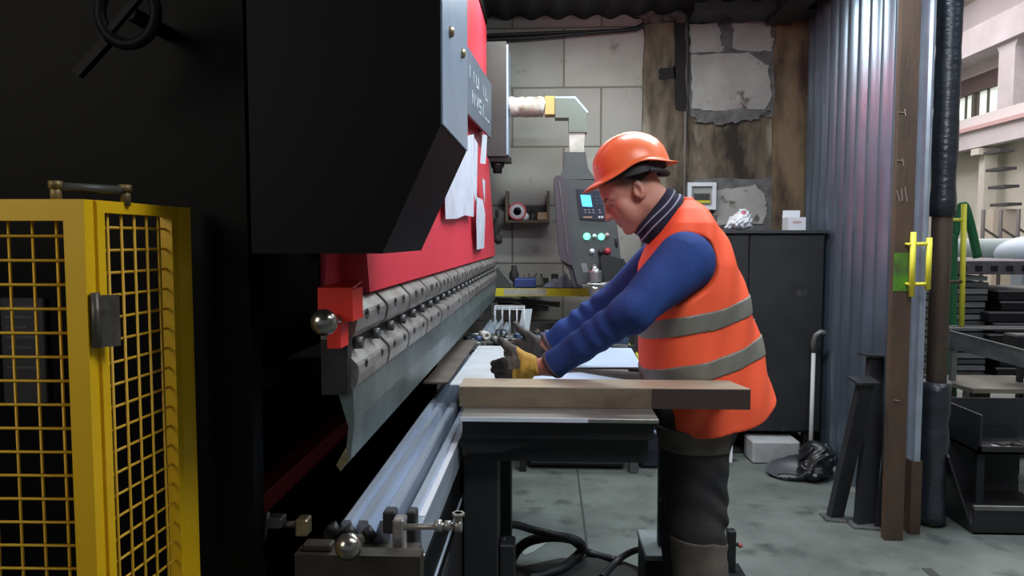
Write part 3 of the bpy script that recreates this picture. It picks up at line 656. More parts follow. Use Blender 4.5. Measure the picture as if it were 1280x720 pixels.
# large sheets
def flat_sheet(name, pts, z, m, label, th=.003, group=None):
    V = [PZ(px, py, z) if not isinstance(px, tuple) else Vector((*px, z)) for px, py in pts]
    o = MB(); o.prism(V, (0, 0, th)); return tag(o.build(name, m), label, 'metal sheet', group)
zs = ZT + .004
flat_sheet('metal_sheet', [(640, 482), (655, 434), (789, 436), (803, 460), (700, 460), (690, 482)], zs, M_sheet, 'pale blue metal sheet on the right of the table, beyond the near sleeve')
flat_sheet('metal_sheet', [(562, 482), (598, 433), (668, 434), (664, 482)], zs + .0035, M_sheetw, 'left piece of the metal sheet over the die, paler to show the light on it, in front of the gloved fingers')
flat_sheet('gap_strip', [(700, 464), (712, 461.5), (800, 466), (815, 476), (700, 476)], zs, mat('gap_dark_brown', (.05, .042, .036), .7), 'dark brown stand-in for the gap between the two blue sheets beside the worker')  # dark sheet added to stand for the dark gap between the sheets
flat_sheet('metal_sheet', [(590, 489), (650, 474), (696, 468), (725, 466.5), (767, 473.5), (830, 483), (830, 489)], zs + .0075, M_sheet, 'near metal sheet behind the folded strip, with a dark gap beyond it')
c = MB(); yb0 = PZ(560, 479, zs).y; c.box((-.402, yb0, zs - .003), (-.322, 3.36, zs + .003)); tag(c.build('wooden_strip', mat('brown_board', (.13, .10, .08), .7, col2=(.07, .055, .045), scale=8)), 'long brown stained strip lying on the die along the left edge of the pale sheet', 'board')

# ================================================================== the worker
PYY = 2.40
def B(px, py, Y=PYY): p = PY(px, py, Y); return (p.x, p.y, p.z)
W = thing('person', 'man in orange hard hat and orange vest over blue sweater, leaning over the metal sheets', 'person', (B(872, 600)[0], PYY, 0))
M_skin = mat('skin', (.52, .25, .18), .5, col2=(.46, .20, .14), scale=14, spec=.4)
M_lip = mat('lips', (.38, .14, .12), .5)
M_hair = mat('dark_hair', (.028, .022, .019), .8, bump=.5, bscale=200)
M_blue = mat('blue_fleece', (.028, .065, .235), .85, col2=(.02, .048, .18), scale=7, spec=.2, bump=.12, bscale=60)
M_vest = mat('orange_vest', (1.0, .135, .055), .6, col2=(.97, .115, .045), scale=5, spec=.25)
M_band = mat('grey_reflective_band', (.21, .205, .17), .45, metal=.15, col2=(.17, .165, .14), scale=20)
M_trs = mat('dark_trousers', (.056, .052, .048), .85, col2=(.032, .032, .036), scale=5, spec=.2, bump=.15, bscale=40)
M_trp = mat('brown_panel', (.17, .145, .12), .85, col2=(.11, .095, .08), scale=9, spec=.2)
M_glove = mat('black_glove', (.022, .020, .018), .6, col2=(.05, .042, .034), scale=18, bump=.2, bscale=70)
M_glovey = mat('yellow_glove', (.62, .40, .06), .75, col2=(.45, .27, .05), scale=14, bump=.25, bscale=60)
M_glovew = mat('glove_grey', (.17, .155, .13), .75, col2=(.09, .08, .07), scale=14, bump=.25, bscale=60)
M_navy = mat('navy_knit', (.012, .013, .035), .9, bump=.3, bscale=120)
M_stripe = mat('grey_knit_stripe', (.32, .33, .42), .9)
M_hat = mat('orange_hard_hat', (.93, .13, .022), .34, col2=(.86, .115, .02), scale=4, spec=.5, coat=0) if False else mat('orange_hard_hat', (.88, .19, .065), .34, col2=(.82, .165, .055), scale=4, spec=.5)
M_boot = mat('boot_leather', (.02, .018, .016), .6)

# ---- head frame
th = math.radians(32)
hf = (-math.cos(th), 0, -math.sin(th)); hu = (-math.sin(th), 0, math.cos(th)); yaw = math.radians(4)
# slight turn of the face away from the camera side
hfv = Vector(hf); huv = Vector(hu); rot = Matrix.Rotation(yaw, 3, huv); hfv = rot @ hfv; hsv = huv.cross(hfv) * -1
hf = tuple(hfv); hs = tuple(hsv); hu = tuple(huv)
ho = Vector(B(791, 242, PYY)); HS = .93
def head(P):
    L = frame(P, ho, hf, hs, hu); L = [q / HS for q in L]; A = [L[0], np.abs(L[1]), L[2]]
    d = ell(L, (-.008, 0, .048), (.098, .074, .080))
    d = smin(d, ell(L, (.034, 0, -.030), (.060, .058, .082)), .03)
    d = smin(d, ell(L, (.055, 0, .045), (.040, .058, .045)), .02)
    d = smin(d, cap(A, (-.002, .050, -.050), (.066, .016, -.098), .017, .016), .025)      # jaw line
    d = smin(d, sph(L, (.080, 0, -.098), .0165), .018)                                     # chin
    d = smin(d, ell(L, (.070, 0, -.060), (.026, .028, .026)), .02)                         # mouth mound
    d = smin(d, cap(A, (.090, .012, .030), (.078, .044, .028), .0085, .008), .014)         # brow
    d = smin(d, sph(A, (.060, .042, -.018), .022), .02)                                    # cheekbone
    d = smin(d, cap(L, (.078, 0, .028), (.088, 0, -.034), .013, .019), .014)
    d = smax(d, -sph(A, (.1035, .032, .010), .0150), .014)                                  # eye socket
    d = smin(d, sph(A, (.0790, .031, .008), .0125), .003)                                  # lidded eye
    d = smin(d, cap(L, (.092, 0, .022), (.116, 0, -.022), .0065, .0095), .010)             # nose bridge
    d = smin(d, sph(L, (.119, 0, -.028), .0105), .008)
    d = smin(d, sph(A, (.103, .012, -.033), .0085), .007)
    d = smax(d, -sph(A, (.108, .007, -.043), .0045), .004)
    d = smin(d, cap(A, (.0965, 0, -.0575), (.088, .020, -.060), .0062, .004), .005)        # upper lip
    d = smin(d, cap(A, (.0945, 0, -.0700), (.087, .018, -.068), .0068, .004), .005)        # lower lip
    d = smax(d, -cap(A, (.104, 0, -.0640), (.090, .024, -.0645), .0022, .0016), .003)
    d = smin(d, sph(A, (.052, .032, -.052), .026), .028)
    # ear
    e = ell([L[0] * .97 + L[2] * .24, A[1] * .93 - L[0] * .0 , L[2] * .97 - L[0] * .24], (-.008, .0735, .003), (.0185, .0095, .0335))
    e = smax(e, -ell([L[0], A[1], L[2]], (-.002, .0845, .004), (.0105, .007, .018)), .005)
    e = smin(e, cap(A, (.010, .072, -.004), (.006, .074, .006), .005), .005)
    d = smin(d, e, .006)
    return d * HS
def hp(f, s, u): return tuple(ho + hfv * f * HS + hsv * s * HS + huv * u * HS)
nk0 = hp(-.035, 0, -.015); nk1 = B(846, 290)
# ---- limbs (near = camera side)
shN, elN, wrN = B(856, 327, 2.235), B(789, 390, 2.13), B(690, 457, 2.215)
shF, elF, wrF = B(838, 318, 2.565), B(768, 374, 2.66), B(686, 430, 2.70)
hdN, hdF = B(664, 460, 2.235), B(668, 432, 2.705)
hipN, knN, anN = B(870, 515, 2.31), B(870, 640, 2.31), B(884, 815, 2.31)
hipF, knF, anF = B(866, 515, 2.50), B(858, 640, 2.51), B(864, 800, 2.52)
def body(P):
    d = head(P)
    d = smin(d, cap(P, nk0, nk1, .058, .062), .03)
    d = smin(d, cap(P, B(858, 335, 2.30), B(858, 335, 2.50), .085), .05)
    d = smin(d, cap(P, B(862, 345), B(868, 420), .115, .115), .06)
    d = smin(d, cap(P, B(870, 500, 2.34), B(870, 500, 2.46), .125), .06)
    for a, b, c_, h_ in ((shN, elN, wrN, hdN), (shF, elF, wrF, hdF)):
        d = smin(d, cap(P, a, b, .052, .042), .03); d = smin(d, cap(P, b, c_, .041, .029), .02); d = smin(d, cap(P, c_, h_, .029, .026), .015)
    for a, b, c_ in ((hipN, knN, anN), (hipF, knF, anF)):
        d = smin(d, cap(P, a, b, .082, .058), .03); d = smin(d, cap(P, b, c_, .056, .042), .02)
        d = smin(d, cap(P, c_, (c_[0] - .16, c_[1], .045), .04, .032), .02)
    return d
def body_mat(P):
    L = frame(P, ho, hf, hs, hu); f, s, u = [q / HS for q in L]
    m = np.zeros(len(f), int)
    m[(f > .088) & (np.abs(s) < .021) & (u < -.054) & (u > -.0755)] = 1
    return m
bd = sdf_obj('body', body, (wrN[0] - .12, 2.02, 0), (B(960, 300)[0], 2.80, 1.76), .0042, [M_skin, M_lip, mat('cropped_hair', (.40, .20, .148), .65, col2=(.30, .155, .115), scale=40)], W, body_mat, smooth=1)

# close-cropped sides: a soft change of colour around the ear and temple
def cropped():
    nt = M_skin.node_tree; N = nt.nodes; L = nt.links; b = N['Principled BSDF']; src = b.inputs['Base Color'].links[0].from_socket
    tc = [n for n in N if n.type == 'TEX_COORD'][0]; w = wloc(W); fac = None
    for (f_, s_, u_, r0, r1) in ((-.005, -.072, .062, .028, .056), (-.03, -.06, .045, .02, .05), (-.005, .072, .062, .028, .056)):
        c = Vector(hp(f_, s_, u_)) - w
        vm = N.new('ShaderNodeVectorMath'); vm.operation = 'DISTANCE'; L.new(tc.outputs['Object'], vm.inputs[0]); vm.inputs[1].default_value = c
        mr = N.new('ShaderNodeMapRange'); mr.inputs[1].default_value = r1; mr.inputs[2].default_value = r0; mr.inputs[4].default_value = .9; L.new(vm.outputs['Value'], mr.inputs[0])
        if fac is None: fac = mr.outputs[0]
        else:
            mx = N.new('ShaderNodeMath'); mx.operation = 'MAXIMUM'; L.new(fac, mx.inputs[0]); L.new(mr.outputs[0], mx.inputs[1]); fac = mx.outputs[0]
    m = N.new('ShaderNodeMix'); m.data_type = 'RGBA'; m.inputs[7].default_value = (.15, .095, .072, 1); L.new(src, m.inputs[6]); L.new(fac, m.inputs[0]); L.new(m.outputs[2], b.inputs['Base Color'])
cropped()
# ---- hair and brows
def hair(P):
    L = frame(P, ho, hf, hs, hu); L = [q / HS for q in L]
    d = ell(L, (-.008, 0, .048), (.1005, .0765, .0825))
    edge = L[2] + .012 * np.sin(L[1] * 60) - (.040 + np.clip(L[0] + .02, -.06, .2) * .95)      # low at the nape, high at the temple
    d = smax(d, -edge, .004)
    A = [L[0], np.abs(L[1]), L[2]]
    side = ell(A, (.022, .0655, .040), (.016, .008, .034))
    return d * HS
sdf_obj('hair', hair, (ho.x - .16, 2.28, ho.z - .08), (ho.x + .16, 2.52, ho.z + .18), .0035, M_hair, W)
o = MB()
for sg in (-1, 1): o.tube([hp(.0985, sg * .014, .026), hp(.0955, sg * .030, .032), hp(.081, sg * .046, .029)], [.0022, .0030, .0016], 8)
o.build('eyebrow', M_hair, W)
o = MB()
for sg in (-1, 1): o.tube([hp(.0905, sg * .022, .0045), hp(.0912, sg * .031, .003), hp(.086, sg * .041, .0045)], [.0013, .0018, .0010], 6)
o.build('eyelash', M_hair, W)
def stub(P):
    L = frame(P, ho, hf, hs, hu); L = [q / HS for q in L]
    return 0

# ---- hard hat: ribbed dome, peak, rain gutter, inner shell
ht = math.radians(15.5)
tf = Vector((-math.cos(ht), 0, -math.sin(ht))); tu = Vector((-math.sin(ht), 0, math.cos(ht))); ts = Vector((0, 1, 0))
hc = Vector(B(790, 214)); RA, RB, RC = .122, .112, .120
def hat_pt(a, ph, off=0.):
    ca, sa, cp, sp = math.cos(a), math.sin(a), math.cos(ph), math.sin(ph)
    f = sp * ca * RA; s = sp * sa * RB; u = (cp ** .92 if cp > 0 else 0) * RC
    rib = 0
    for k, wd in ((0, .010), (.036, .006), (-.036, .006)):
        rib += .0045 * math.exp(-((s - k) / wd) ** 2) * (1 if ph < 1.15 else max(0, 1 - (ph - 1.15) / .25))
    n = Vector((f / RA, s / RB, u / RC)).normalized()
    return hc + tf * (f + n.x * (rib + off)) + ts * (s + n.y * (rib + off)) + tu * (u + n.z * (rib + off))
NA, NP = 96, 30
o = MB()
def phm(a):
    a = abs((a + PI) % (2 * PI) - PI); return PI / 2 - .20 * math.exp(-((a - 1.75) / .55) ** 2)
def shell(o, off, flip):
    vs = []
    for i in range(NP + 1):
        for k in range(NA): vs.append(hat_pt(2 * PI * k / NA, phm(2 * PI * k / NA) * i / NP, off))
    def rim(fr, drop):
        for k in range(NA):
            a = 2 * PI * k / NA; ca = math.cos(a)
            fl_ = .010 + .040 * max(0, ca) ** 2.2 + .017 * max(0, -ca) ** 2
            base = hat_pt(a, phm(a), off); out = (tf * math.cos(a) * RB + ts * math.sin(a) * RA).normalized()
            dr = drop * (.010 + .014 * max(0, ca) ** 2 + .002 * max(0, -ca))
            vs.append(base + out * fl_ * fr - tu * dr)
    rim(.35, .35); rim(.7, .7); rim(1, 1.)
    m = len(vs) // NA
    o.add(vs, [[i * NA + k, i * NA + (k + 1) % NA, (i + 1) * NA + (k + 1) % NA, (i + 1) * NA + k] for i in range(m - 1) for k in range(NA)], True)
    return m
n0 = len(o.v); m1 = shell(o, 0, 0); n1 = len(o.v); m2 = shell(o, -.003, 1)
# drop inner shell slightly and close the rim
for i in range(n1, len(o.v)): o.v[i] = tuple(Vector(o.v[i]) - tu * .0022)
for k in range(NA):
    a = n0 + (m1 - 1) * NA; b = n1 + (m2 - 1) * NA
    o.f.append([a + k, a + (k + 1) % NA, b + (k + 1) % NA, b + k]); o.sm.append(True); o.mi.append(0)
hat = o.build('hard_hat', M_hat, W, label='orange hard hat with three raised ribs')
o = MB()
ring = [hc + tf * math.cos(2 * PI * k / 40) * (RA - .012) + ts * math.sin(2 * PI * k / 40) * (RB - .012) - tu * .006 for k in range(41)]
vs = [p + tu * .012 for p in ring] + [p - tu * .012 for p in ring]; o.add(vs, [[k, k + 1, 41 + k + 1, 41 + k] for k in range(40)], True)
nape = [hc - tf * (RA - .016) * math.cos(t) + ts * (RB - .016) * math.sin(t) - tu * (.012 + .026 * math.cos(t) ** 2) for t in [(-1.2 + 2.4 * k / 14) for k in range(15)]]
o.tube(nape, .009, 8); o.build('head_band', mat('black_band', (.02, .02, .022), .6), hat, label='black nape strap')

# ---- neck gaiter
ga = Vector(B(846, 287)); gb_ = Vector(B(809, 259)); gd = (gb_ - ga).normalized(); gs = Vector((0, 1, 0)); gu = gd.cross(gs)
def gaiter(P, inf=0.):
    L = frame(P, ga, tuple(gd), tuple(gs), tuple(gu))
    r = np.sqrt((L[1] / .83) ** 2 + L[2] ** 2) - (.100 - .09 * np.clip(L[0], 0, .12)) + .003 * np.sin(L[0] * 140 + 2 * np.sin(L[2] * 20))
    q = smax(r * .85 - inf, np.abs(L[0] - .045) - .062, .012)
    return q
sdf_obj('neck_warmer', gaiter, (ga.x - .25, 2.26, ga.z - .12), (ga.x + .16, 2.54, ga.z + .26), .005, M_navy, W, label='navy knitted neck warmer with thin pale stripes')
nw = [c_ for c_ in W.children if c_.name.startswith('neck_warmer')][0]
for h_ in (.088, .066):
    def st(P, h_=h_):
        L = frame(P, ga, tuple(gd), tuple(gs), tuple(gu)); return np.maximum(gaiter(P, .0022), np.abs(L[0] - h_ - .006 * np.sin(L[2] * 25)) - .0028)
    sdf_obj('stripe', st, (ga.x - .25, 2.26, ga.z - .12), (ga.x + .16, 2.54, ga.z + .26), .003, M_stripe, nw, smooth=0, label='pale stripe')

# ---- sweater
def arm(P, a, b, c_, grow=0., k=1.):
    d = cap(P, a, b, .090 + grow, .058 + grow); d = smin(d, cap(P, b, c_, .056 + grow, .043 + grow), .025)
    if k:
        ax = V3(c_) - V3(b); ax = ax / np.linalg.norm(ax)
        s = (P[0] - b[0]) * ax[0] + (P[1] - b[1]) * ax[1] + (P[2] - b[2]) * ax[2]
        ff = np.sin(s * 95 + 1.5 * np.sin(P[1] * 30) + 1.8 * np.sin((P[2] + P[0]) * 17)) * np.clip((s + .05) * 8, 0, 1)
        f2 = np.sin((P[0] * .55 - P[2] * .8) * 62 + 2.2 * np.sin(P[0] * 21 + P[1] * 12)) * np.exp(-(((P[0] - b[0]) ** 2 + (P[2] - b[2]) ** 2) / .012))
        d = d - .0042 * ff * k * (1. if b[1] > 2.4 else .45) - .004 * f2 * k
    return d
def cuffed(P, b, c_):
    ax = V3(c_) - V3(b); ax = ax / np.linalg.norm(ax)
    return (P[0] - c_[0]) * ax[0] + (P[1] - c_[1]) * ax[1] + (P[2] - c_[2]) * ax[2] - .004
def sweater(P):
    dN = smax(arm(P, shN, elN, wrN), cuffed(P, elN, wrN), .008); dF = smax(arm(P, shF, elF, wrF), cuffed(P, elF, wrF), .008)
    t = smin(cap(P, B(858, 335, 2.30), B(856, 335, 2.50), .085), cap(P, B(864, 350), B(872, 470), .115, .13), .05)
    return smin(smin(dN, t, .03), smin(dF, t, .03), .01)
swl = (wrN[0] - .03, 1.98, B(870, 500)[2] - .12); swh = (B(925, 300)[0], 2.80, B(800, 255)[2])
sdf_obj('sweater', sweater, swl, swh, .0048, M_blue, W, label='blue fleece sweater')
for (b_, c_, nm) in ((elN, wrN, 0), (elF, wrF, 1)):
    ax = (Vector(c_) - Vector(b_)).normalized(); o = MB(); o.lathe(Vector(c_) - ax * .004, ax, [(.030, .004), (.040, .010), (.0435, .006), (.0455, 0), (.0455, -.006), (.042, -.008)], 24)
    o.build('cuff_edge', mat('cuff_edge', (.09, .06, .065), .8), W)

# ---- vest
TAB = [(250, 848, 866, .060), (262, 838, 880, .115), (280, 826, 894, .165), (300, 813, 905, .185), (330, 801, 918, .205), (370, 797, 931, .205), (410, 797, 941, .205), (450, 798, 950, .212), (490, 803, 961, .222), (530, 812, 972, .226)]
tz = np.array([B(870, t[0])[2] for t in TAB])[::-1]; tc_ = np.array([(B(t[1], t[0])[0] + B(t[2], t[0])[0]) / 2 for t in TAB])[::-1]
tr = np.array([(B(t[2], t[0])[0] - B(t[1], t[0])[0]) / 2 for t in TAB])[::-1]; tw = np.array([t[3] for t in TAB])[::-1]
hx = np.array([B(p, 520)[0] for p in (800, 823, 860, 910, 935, 962, 975)]); hz = np.array([B(850, p)[2] for p in (529, 528, 527, 518, 508, 489, 484)])
def vest(P, inf=0., cut=True):
    z = P[2]; cx = np.interp(z, tz, tc_); rx = np.interp(z, tz, tr); ry = np.interp(z, tz, tw)
    ax = np.abs((P[0] - cx) / rx); ay = np.abs((P[1] - PYY) / ry)
    k = (ax ** 2.35 + ay ** 2.35) ** (1 / 2.35)
    d = (k - 1) * np.minimum(rx, ry) * .93
    fold = .006 * np.sin(P[0] * 26 + z * 15 + 2 * np.sin(z * 9)) * np.clip((B(0, 360)[2] - z) * 5, 0, 1) + .004 * np.sin(P[0] * 60 - z * 20 + P[1] * 12)
    d = d - fold * np.clip(k, 0, 1)
    d = np.maximum(d, z - B(850, 247)[2])
    if cut:
        for a, b, c_, y in ((shN, elN, wrN, -1), (shF, elF, wrF, 1)):
            d = smax(d, -(cap(P, (a[0] - .008, a[1] + y * .06, a[2] - .004), b, .108, .085)), .006)
    nk = cap(P, tuple(ga + gd * .02), tuple(ga + gd * .2), .085)
    d = smax(d, -nk, .01)
    d = np.maximum(d - inf, np.interp(P[0], hx, hz) - z)
    return d
vl = (B(790, 400)[0], 2.14, B(850, 532)[2]); vh = (B(980, 400)[0], 2.66, B(850, 245)[2])
V_ = sdf_obj('safety_vest', vest, vl, vh, .005, M_vest, W, label='orange high visibility vest')
for k, (pa, pb) in enumerate((((797, 411), (930, 377)), ((803, 467), (943, 427)))):
    a, b = B(*pa), B(*pb); sl = (b[2] - a[2]) / (b[0] - a[0])
    def band(P, a=a, sl=sl):
        s = np.abs(P[2] - a[2] - sl * (P[0] - a[0]) - .004 * np.sin(P[0] * 22)) / math.sqrt(1 + sl * sl)
        return np.maximum(np.maximum(vest(P, .0035), s - .0275), -vest(P, -.012))
    sdf_obj('reflective_band', band, vl, (vh[0], vh[1], a[2] + .25), .004, M_band, V_, smooth=0, label='grey reflective band')
# side seam
o = MB(); 

# ---- trousers
def leg(P, a, b, c_, r0, r1, r2):
    d = smin(cap(P, a, b, r0, r1), cap(P, b, (c_[0], c_[1], .07), r1 * 1.0, r2), .03)
    z = P[2]
    f = .0045 * np.sin(z * 60 + P[0] * 22 + 3.2 * np.sin(P[0] * 17 + P[1] * 13 + z * 9)) * np.exp(-((z - b[2]) / .14) ** 2)
    f = f + .006 * np.sin(z * 70 + P[0] * 25) * np.exp(-((z - .16) / .1) ** 2) + .0035 * np.sin(P[0] * 40 + z * 14 + P[1] * 20)
    return smax(d - f, .075 - z, .01)
def trousers(P):
    pel = cap(P, B(868, 500, 2.33), B(868, 500, 2.47), .132); pel = smin(pel, cap(P, B(876, 520, 2.33), B(876, 520, 2.47), .118), .04)
    l = smin(leg(P, hipN, knN, anN, .110, .088, .080), leg(P, hipF, knF, anF, .110, .088, .080), .012)
    return smax(smin(l, pel, .04), P[2] - B(870, 470)[2], .01)
T_ = sdf_obj('trousers', trousers, (B(800, 500)[0], 2.15, 0.03), (B(945, 500)[0], 2.66, B(870, 465)[2]), .006, M_trs, W, label='dark baggy work trousers')
def pocket(P):
    q0 = B(862, 552)[2]; q1 = B(862, 570)[2]
    s = np.maximum(P[2] - B(870, 540, 2.2)[2], B(870, 571, 2.2)[2] - P[2])
    d = np.maximum(trousers(P) - .006, s)
    d = np.maximum(d, P[1] - 2.33)
    return np.maximum(np.maximum(d, P[0] - B(897, 550)[0]), -(trousers(P) + .012))
sdf_obj('thigh_pocket', pocket, (B(810, 500)[0], 2.15, .6), (B(945, 500)[0], 2.5, .9), .005, M_trp, T_, smooth=0, label='brownish thigh pocket with flap')
def kneep(P):
    s = np.maximum(P[2] - B(870, 676, 2.22)[2] + .5 * (P[0] - B(870, 600)[0]), B(870, 790, 2.22)[2] - P[2])
    return np.maximum(np.maximum(np.maximum(trousers(P) - .004, s), P[0] - B(903, 700)[0]), np.maximum(-(trousers(P) + .01), P[1] - 2.42))
sdf_obj('knee_panel', kneep, (B(800, 500)[0], 2.15, .1), (B(945, 500)[0], 2.5, .5), .006, M_trp, T_, smooth=0, label='brownish lower leg panel')
for c_ in (anN, anF):
    def boot(P, c_=c_):
        d = smin(cap(P, (c_[0] + .02, c_[1], .10), (c_[0] + .015, c_[1], .06), .055, .05), cap(P, (c_[0], c_[1], .05), (c_[0] - .19, c_[1], .04), .05, .042), .03)
        d = smin(d, rbox(P, (c_[0] - .08, c_[1], .014), (.155, .048, .014), .012), .008)
        return smax(d, .001 - P[2], .003)
    sdf_obj('boot', boot, (c_[0] - .28, c_[1] - .09, -.005), (c_[0] + .11, c_[1] + .09, .18), .006, M_boot, W)

# ---- gloves
def hand_parts(w, a, t, n, s=1.):
    """w wrist, a towards the knuckles, t thumb side, n palm side"""
    w, a, t, n = Vector(w), Vector(a).normalized(), Vector(t).normalized(), Vector(n).normalized()
    t = (t - a * t.dot(a)).normalized(); n = (n - a * n.dot(a) - t * n.dot(t)).normalized()
    Q = lambda x, y, z: tuple(w + a * x * s + t * y * s + n * z * s)
    segs = []
    fing = [(.103, .034, .044, .027, .022, .0112), (.108, .012, .047, .030, .023, .0115), (.103, -.010, .044, .027, .022, .0110), (.094, -.031, .034, .022, .019, .0098)]
    for i, (x, y, l1, l2, l3, r) in enumerate(fing):
        b1, b2, b3 = (math.radians(v) for v in ((34, 78, 112), (40, 86, 120), (44, 92, 126), (50, 98, 132))[i])
        dz = -.10 * (i - 1)
        p = [(x, y, 0)]
        for l, b_ in ((l1, b1), (l2, b2), (l3, b3)):
            q = p[-1]; p.append((q[0] + l * math.cos(b_), q[1] - .18 * l, q[2] + l * math.sin(b_)))
        segs.append(([Q(*k) for k in p], [r * s * 1.05, r * s, r * .93 * s, r * .85 * s]))
    th_ = ([Q(.022, .026, .008), Q(.058, .058, .012), Q(.082, .082, .008), Q(.098, .102, .002)], [.020 * s, .0165 * s, .0150 * s, .0128 * s])
    return Q, segs, th_, (w, a, t, n)
def glove(w, a, t, n, s=1.):
    Q, segs, th_, (w_, a_, t_, n_) = hand_parts(w, a, t, n, s)
    def f(P):
        L = frame(P, w_, tuple(a_), tuple(t_), tuple(n_))
        d = rbox(L, (.062 * s, .002 * s, .002), (.050 * s, .043 * s, .0185 * s), .016 * s)
        d = smin(d, cap(P, Q(-.012, 0, 0), Q(.03, .002, 0), .034 * s, .030 * s), .02)
        th2 = None
        for i in range(3):
            q = cap(P, th_[0][i], th_[0][i + 1], th_[1][i], th_[1][i + 1]); th2 = q if th2 is None else smin(th2, q, .004)
        d = smin(d, th2, .014)
        for pts, rs in segs:
            g = None
            for i in range(3):
                q = cap(P, pts[i], pts[i + 1], rs[i], rs[i + 1]); g = q if g is None else smin(g, q, .003)
            d = smin(d, g, .0055)
        d = d - .0011 * np.sin(L[0] * 210 + 2 * np.sin(L[1] * 60)) * (L[0] < .07 * s)
        return smax(d, -(L[0] + .012 * s), .004)
    allp = [Vector(p) for pts, _ in segs + [th_] for p in pts] + [w_]
    lo = [min(p[i] for p in allp) - .06 for i in range(3)]; hi = [max(p[i] for p in allp) + .06 for i in range(3)]
    return f, lo, hi, (w_, a_, t_, n_)
wN = B(668, 458, 2.225); aN = Vector((-.97, .10, -.17)); 
f, lo, hi, fr_ = glove(wN, aN, (-.10, 0, 1), (0, 1, -.35), .91)
def gm(P):
    L = frame(P, fr_[0], tuple(fr_[1]), tuple(fr_[2]), tuple(fr_[3])); w_ = L[0] + .005 * np.sin(L[1] * 70) + .003 * np.sin(L[2] * 110)
    m = np.where(w_ < .062, 1, 0); m = np.where((w_ >= .040) & (w_ < .078) & (L[1] > .004), 2, m); return m
sdf_obj('glove', f, lo, hi, .0022, [M_glove, M_glovey, M_glovew], W, gm, label='black coated work glove with yellow cuff')
wF = B(679, 434, 2.705); aF = Vector((-.97, -.10, -.12))
f, lo, hi, _ = glove(wF, aF, (-.30, 0, 1), (0, -1, -.35), .95)
sdf_obj('glove', f, lo, hi, .003, M_glove, W, label='black coated work glove, all dark')

# ================================================================== bench and clutter at the back
M_benchy = mat('yellow_bench_edge', (.72, .62, .015), .6, col2=(.5, .42, .03), scale=7)
M_dark = mat('dark_clutter', (.035, .034, .032), .7)
M_greymetal = mat('grey_metal', (.22, .22, .21), .5, metal=.5, col2=(.13, .13, .12), scale=10)
YB = 5.12
zb1 = PY(700, 360.5, YB).z; zb0 = PY(700, 370.5, YB).z
BN = thing('work_bench', 'bench with yellow front edge along the back wall below the control pendant', 'bench', (.1, YB + .2, 0))
xa = PY(600, 365, YB).x; xb = PY(800, 365, YB).x
c = MB(); c.box((xa, YB + .013, zb0 + .012), (xb, YW - .15, zb1 - .004)); c.build('bench_top', mat('bench_board', (.13, .115, .09), .8, col2=(.07, .06, .05), scale=8), BN)
c = MB(); c.box((xa, YB, zb0), (xb, YB + .012, zb1)); be = c.build('front_edge', M_benchy, BN, label='yellow painted front edge')
c = MB(); a = PY(630, 365, YB); b2 = PY(683, 365, YB); c.box((a.x, YB - .001, zb0 + .006), (b2.x, YB, zb1 - .003)); c.build('edge_tape', mat('dirty_tape', (.5, .47, .40), .7, col2=(.35, .33, .27), scale=20), be, label='dirty white tape')
for x in (xa + .02, xb - .08):
    c = MB(); c.box((x, YB + .04, 0), (x + .05, YB + .09, zb0 + .012)); c.build('leg', M_dark, BN)
# things lying on it
def onb(px): return PY(px, 361, YB + .1).x
c = MB(); c.box((onb(643), YB + .06, zb1), (onb(670), YB + .2, zb1 + .062), c=.006); c.box((onb(645), YB + .075, zb1 + .058), (onb(668), YB + .19, zb1 + .066))
c.build('blue_box', mat('blue_plastic', (.035, .06, .22), .5), label='small blue box on the yellow edged bench', cat='box')
r = random.Random(9)
def rag(name, x0, x1, y0, y1, z, h, m, seed, label, cat):
    r = random.Random(seed); nx, ny = 26, 12; ph = [r.uniform(0, 6) for _ in range(6)]
    vs = []
    for lay in (0, 1):
        for j in range(ny + 1):
            for i in range(nx + 1):
                u, v = i / nx, j / ny; e = min(1, 5 * min(u, 1 - u, v, 1 - v) + .05)
                k = .5 + .25 * math.sin(u * 11 + ph[0] + 2 * v) + .2 * math.sin(v * 9 + ph[1] + u * 5) + .15 * math.sin(u * 23 + ph[2])
                zz = z + (h * max(.1, k) * e + .004 if lay else 0)
                vs.append((x0 + (x1 - x0) * u + .012 * math.sin(v * 13 + ph[3]), y0 + (y1 - y0) * v + .012 * math.sin(u * 15 + ph[4]), zz))
    n = (nx + 1) * (ny + 1); fs = []
    for j in range(ny):
        for i in range(nx):
            a = j * (nx + 1) + i; q = [a, a + 1, a + nx + 2, a + nx + 1]; fs += [[n + k for k in q], q[::-1]]
    per = [j for j in range(nx + 1)] + [(j + 1) * (nx + 1) + nx for j in range(ny)] + [ny * (nx + 1) + nx - 1 - j for j in range(nx)] + [(ny - 1 - j) * (nx + 1) for j in range(ny - 1)]
    for i in range(len(per)): a, b = per[i], per[(i + 1) % len(per)]; fs.append([a, b, n + b, n + a])
    o = MB(); o.add(vs, fs, True); return o.build(name, m, label=label, cat=cat)
rag('cloth', onb(681), onb(726), YB + .03, YB + .22, zb1 + .001, .10, mat('grey_blue_cloth', (.17, .19, .25), .9, col2=(.08, .09, .12), scale=12), 3, 'crumpled grey blue cloth on the bench beside the pendant', 'cloth')
rag('paper_pile', onb(650), onb(678), YB + .24, YB + .42, zb1 + .001, .10, mat('grey_paper', (.2, .2, .18), .9, col2=(.1, .1, .09), scale=12), 5, 'pile of dull grey papers behind the blue box', 'paper')
c = MB(); p = [(onb(617), YB + .16, zb1), (onb(640), YB + .05, zb1), (onb(638), YB + .06, zb1 + .03), (onb(620), YB + .17, zb1 + .14)]
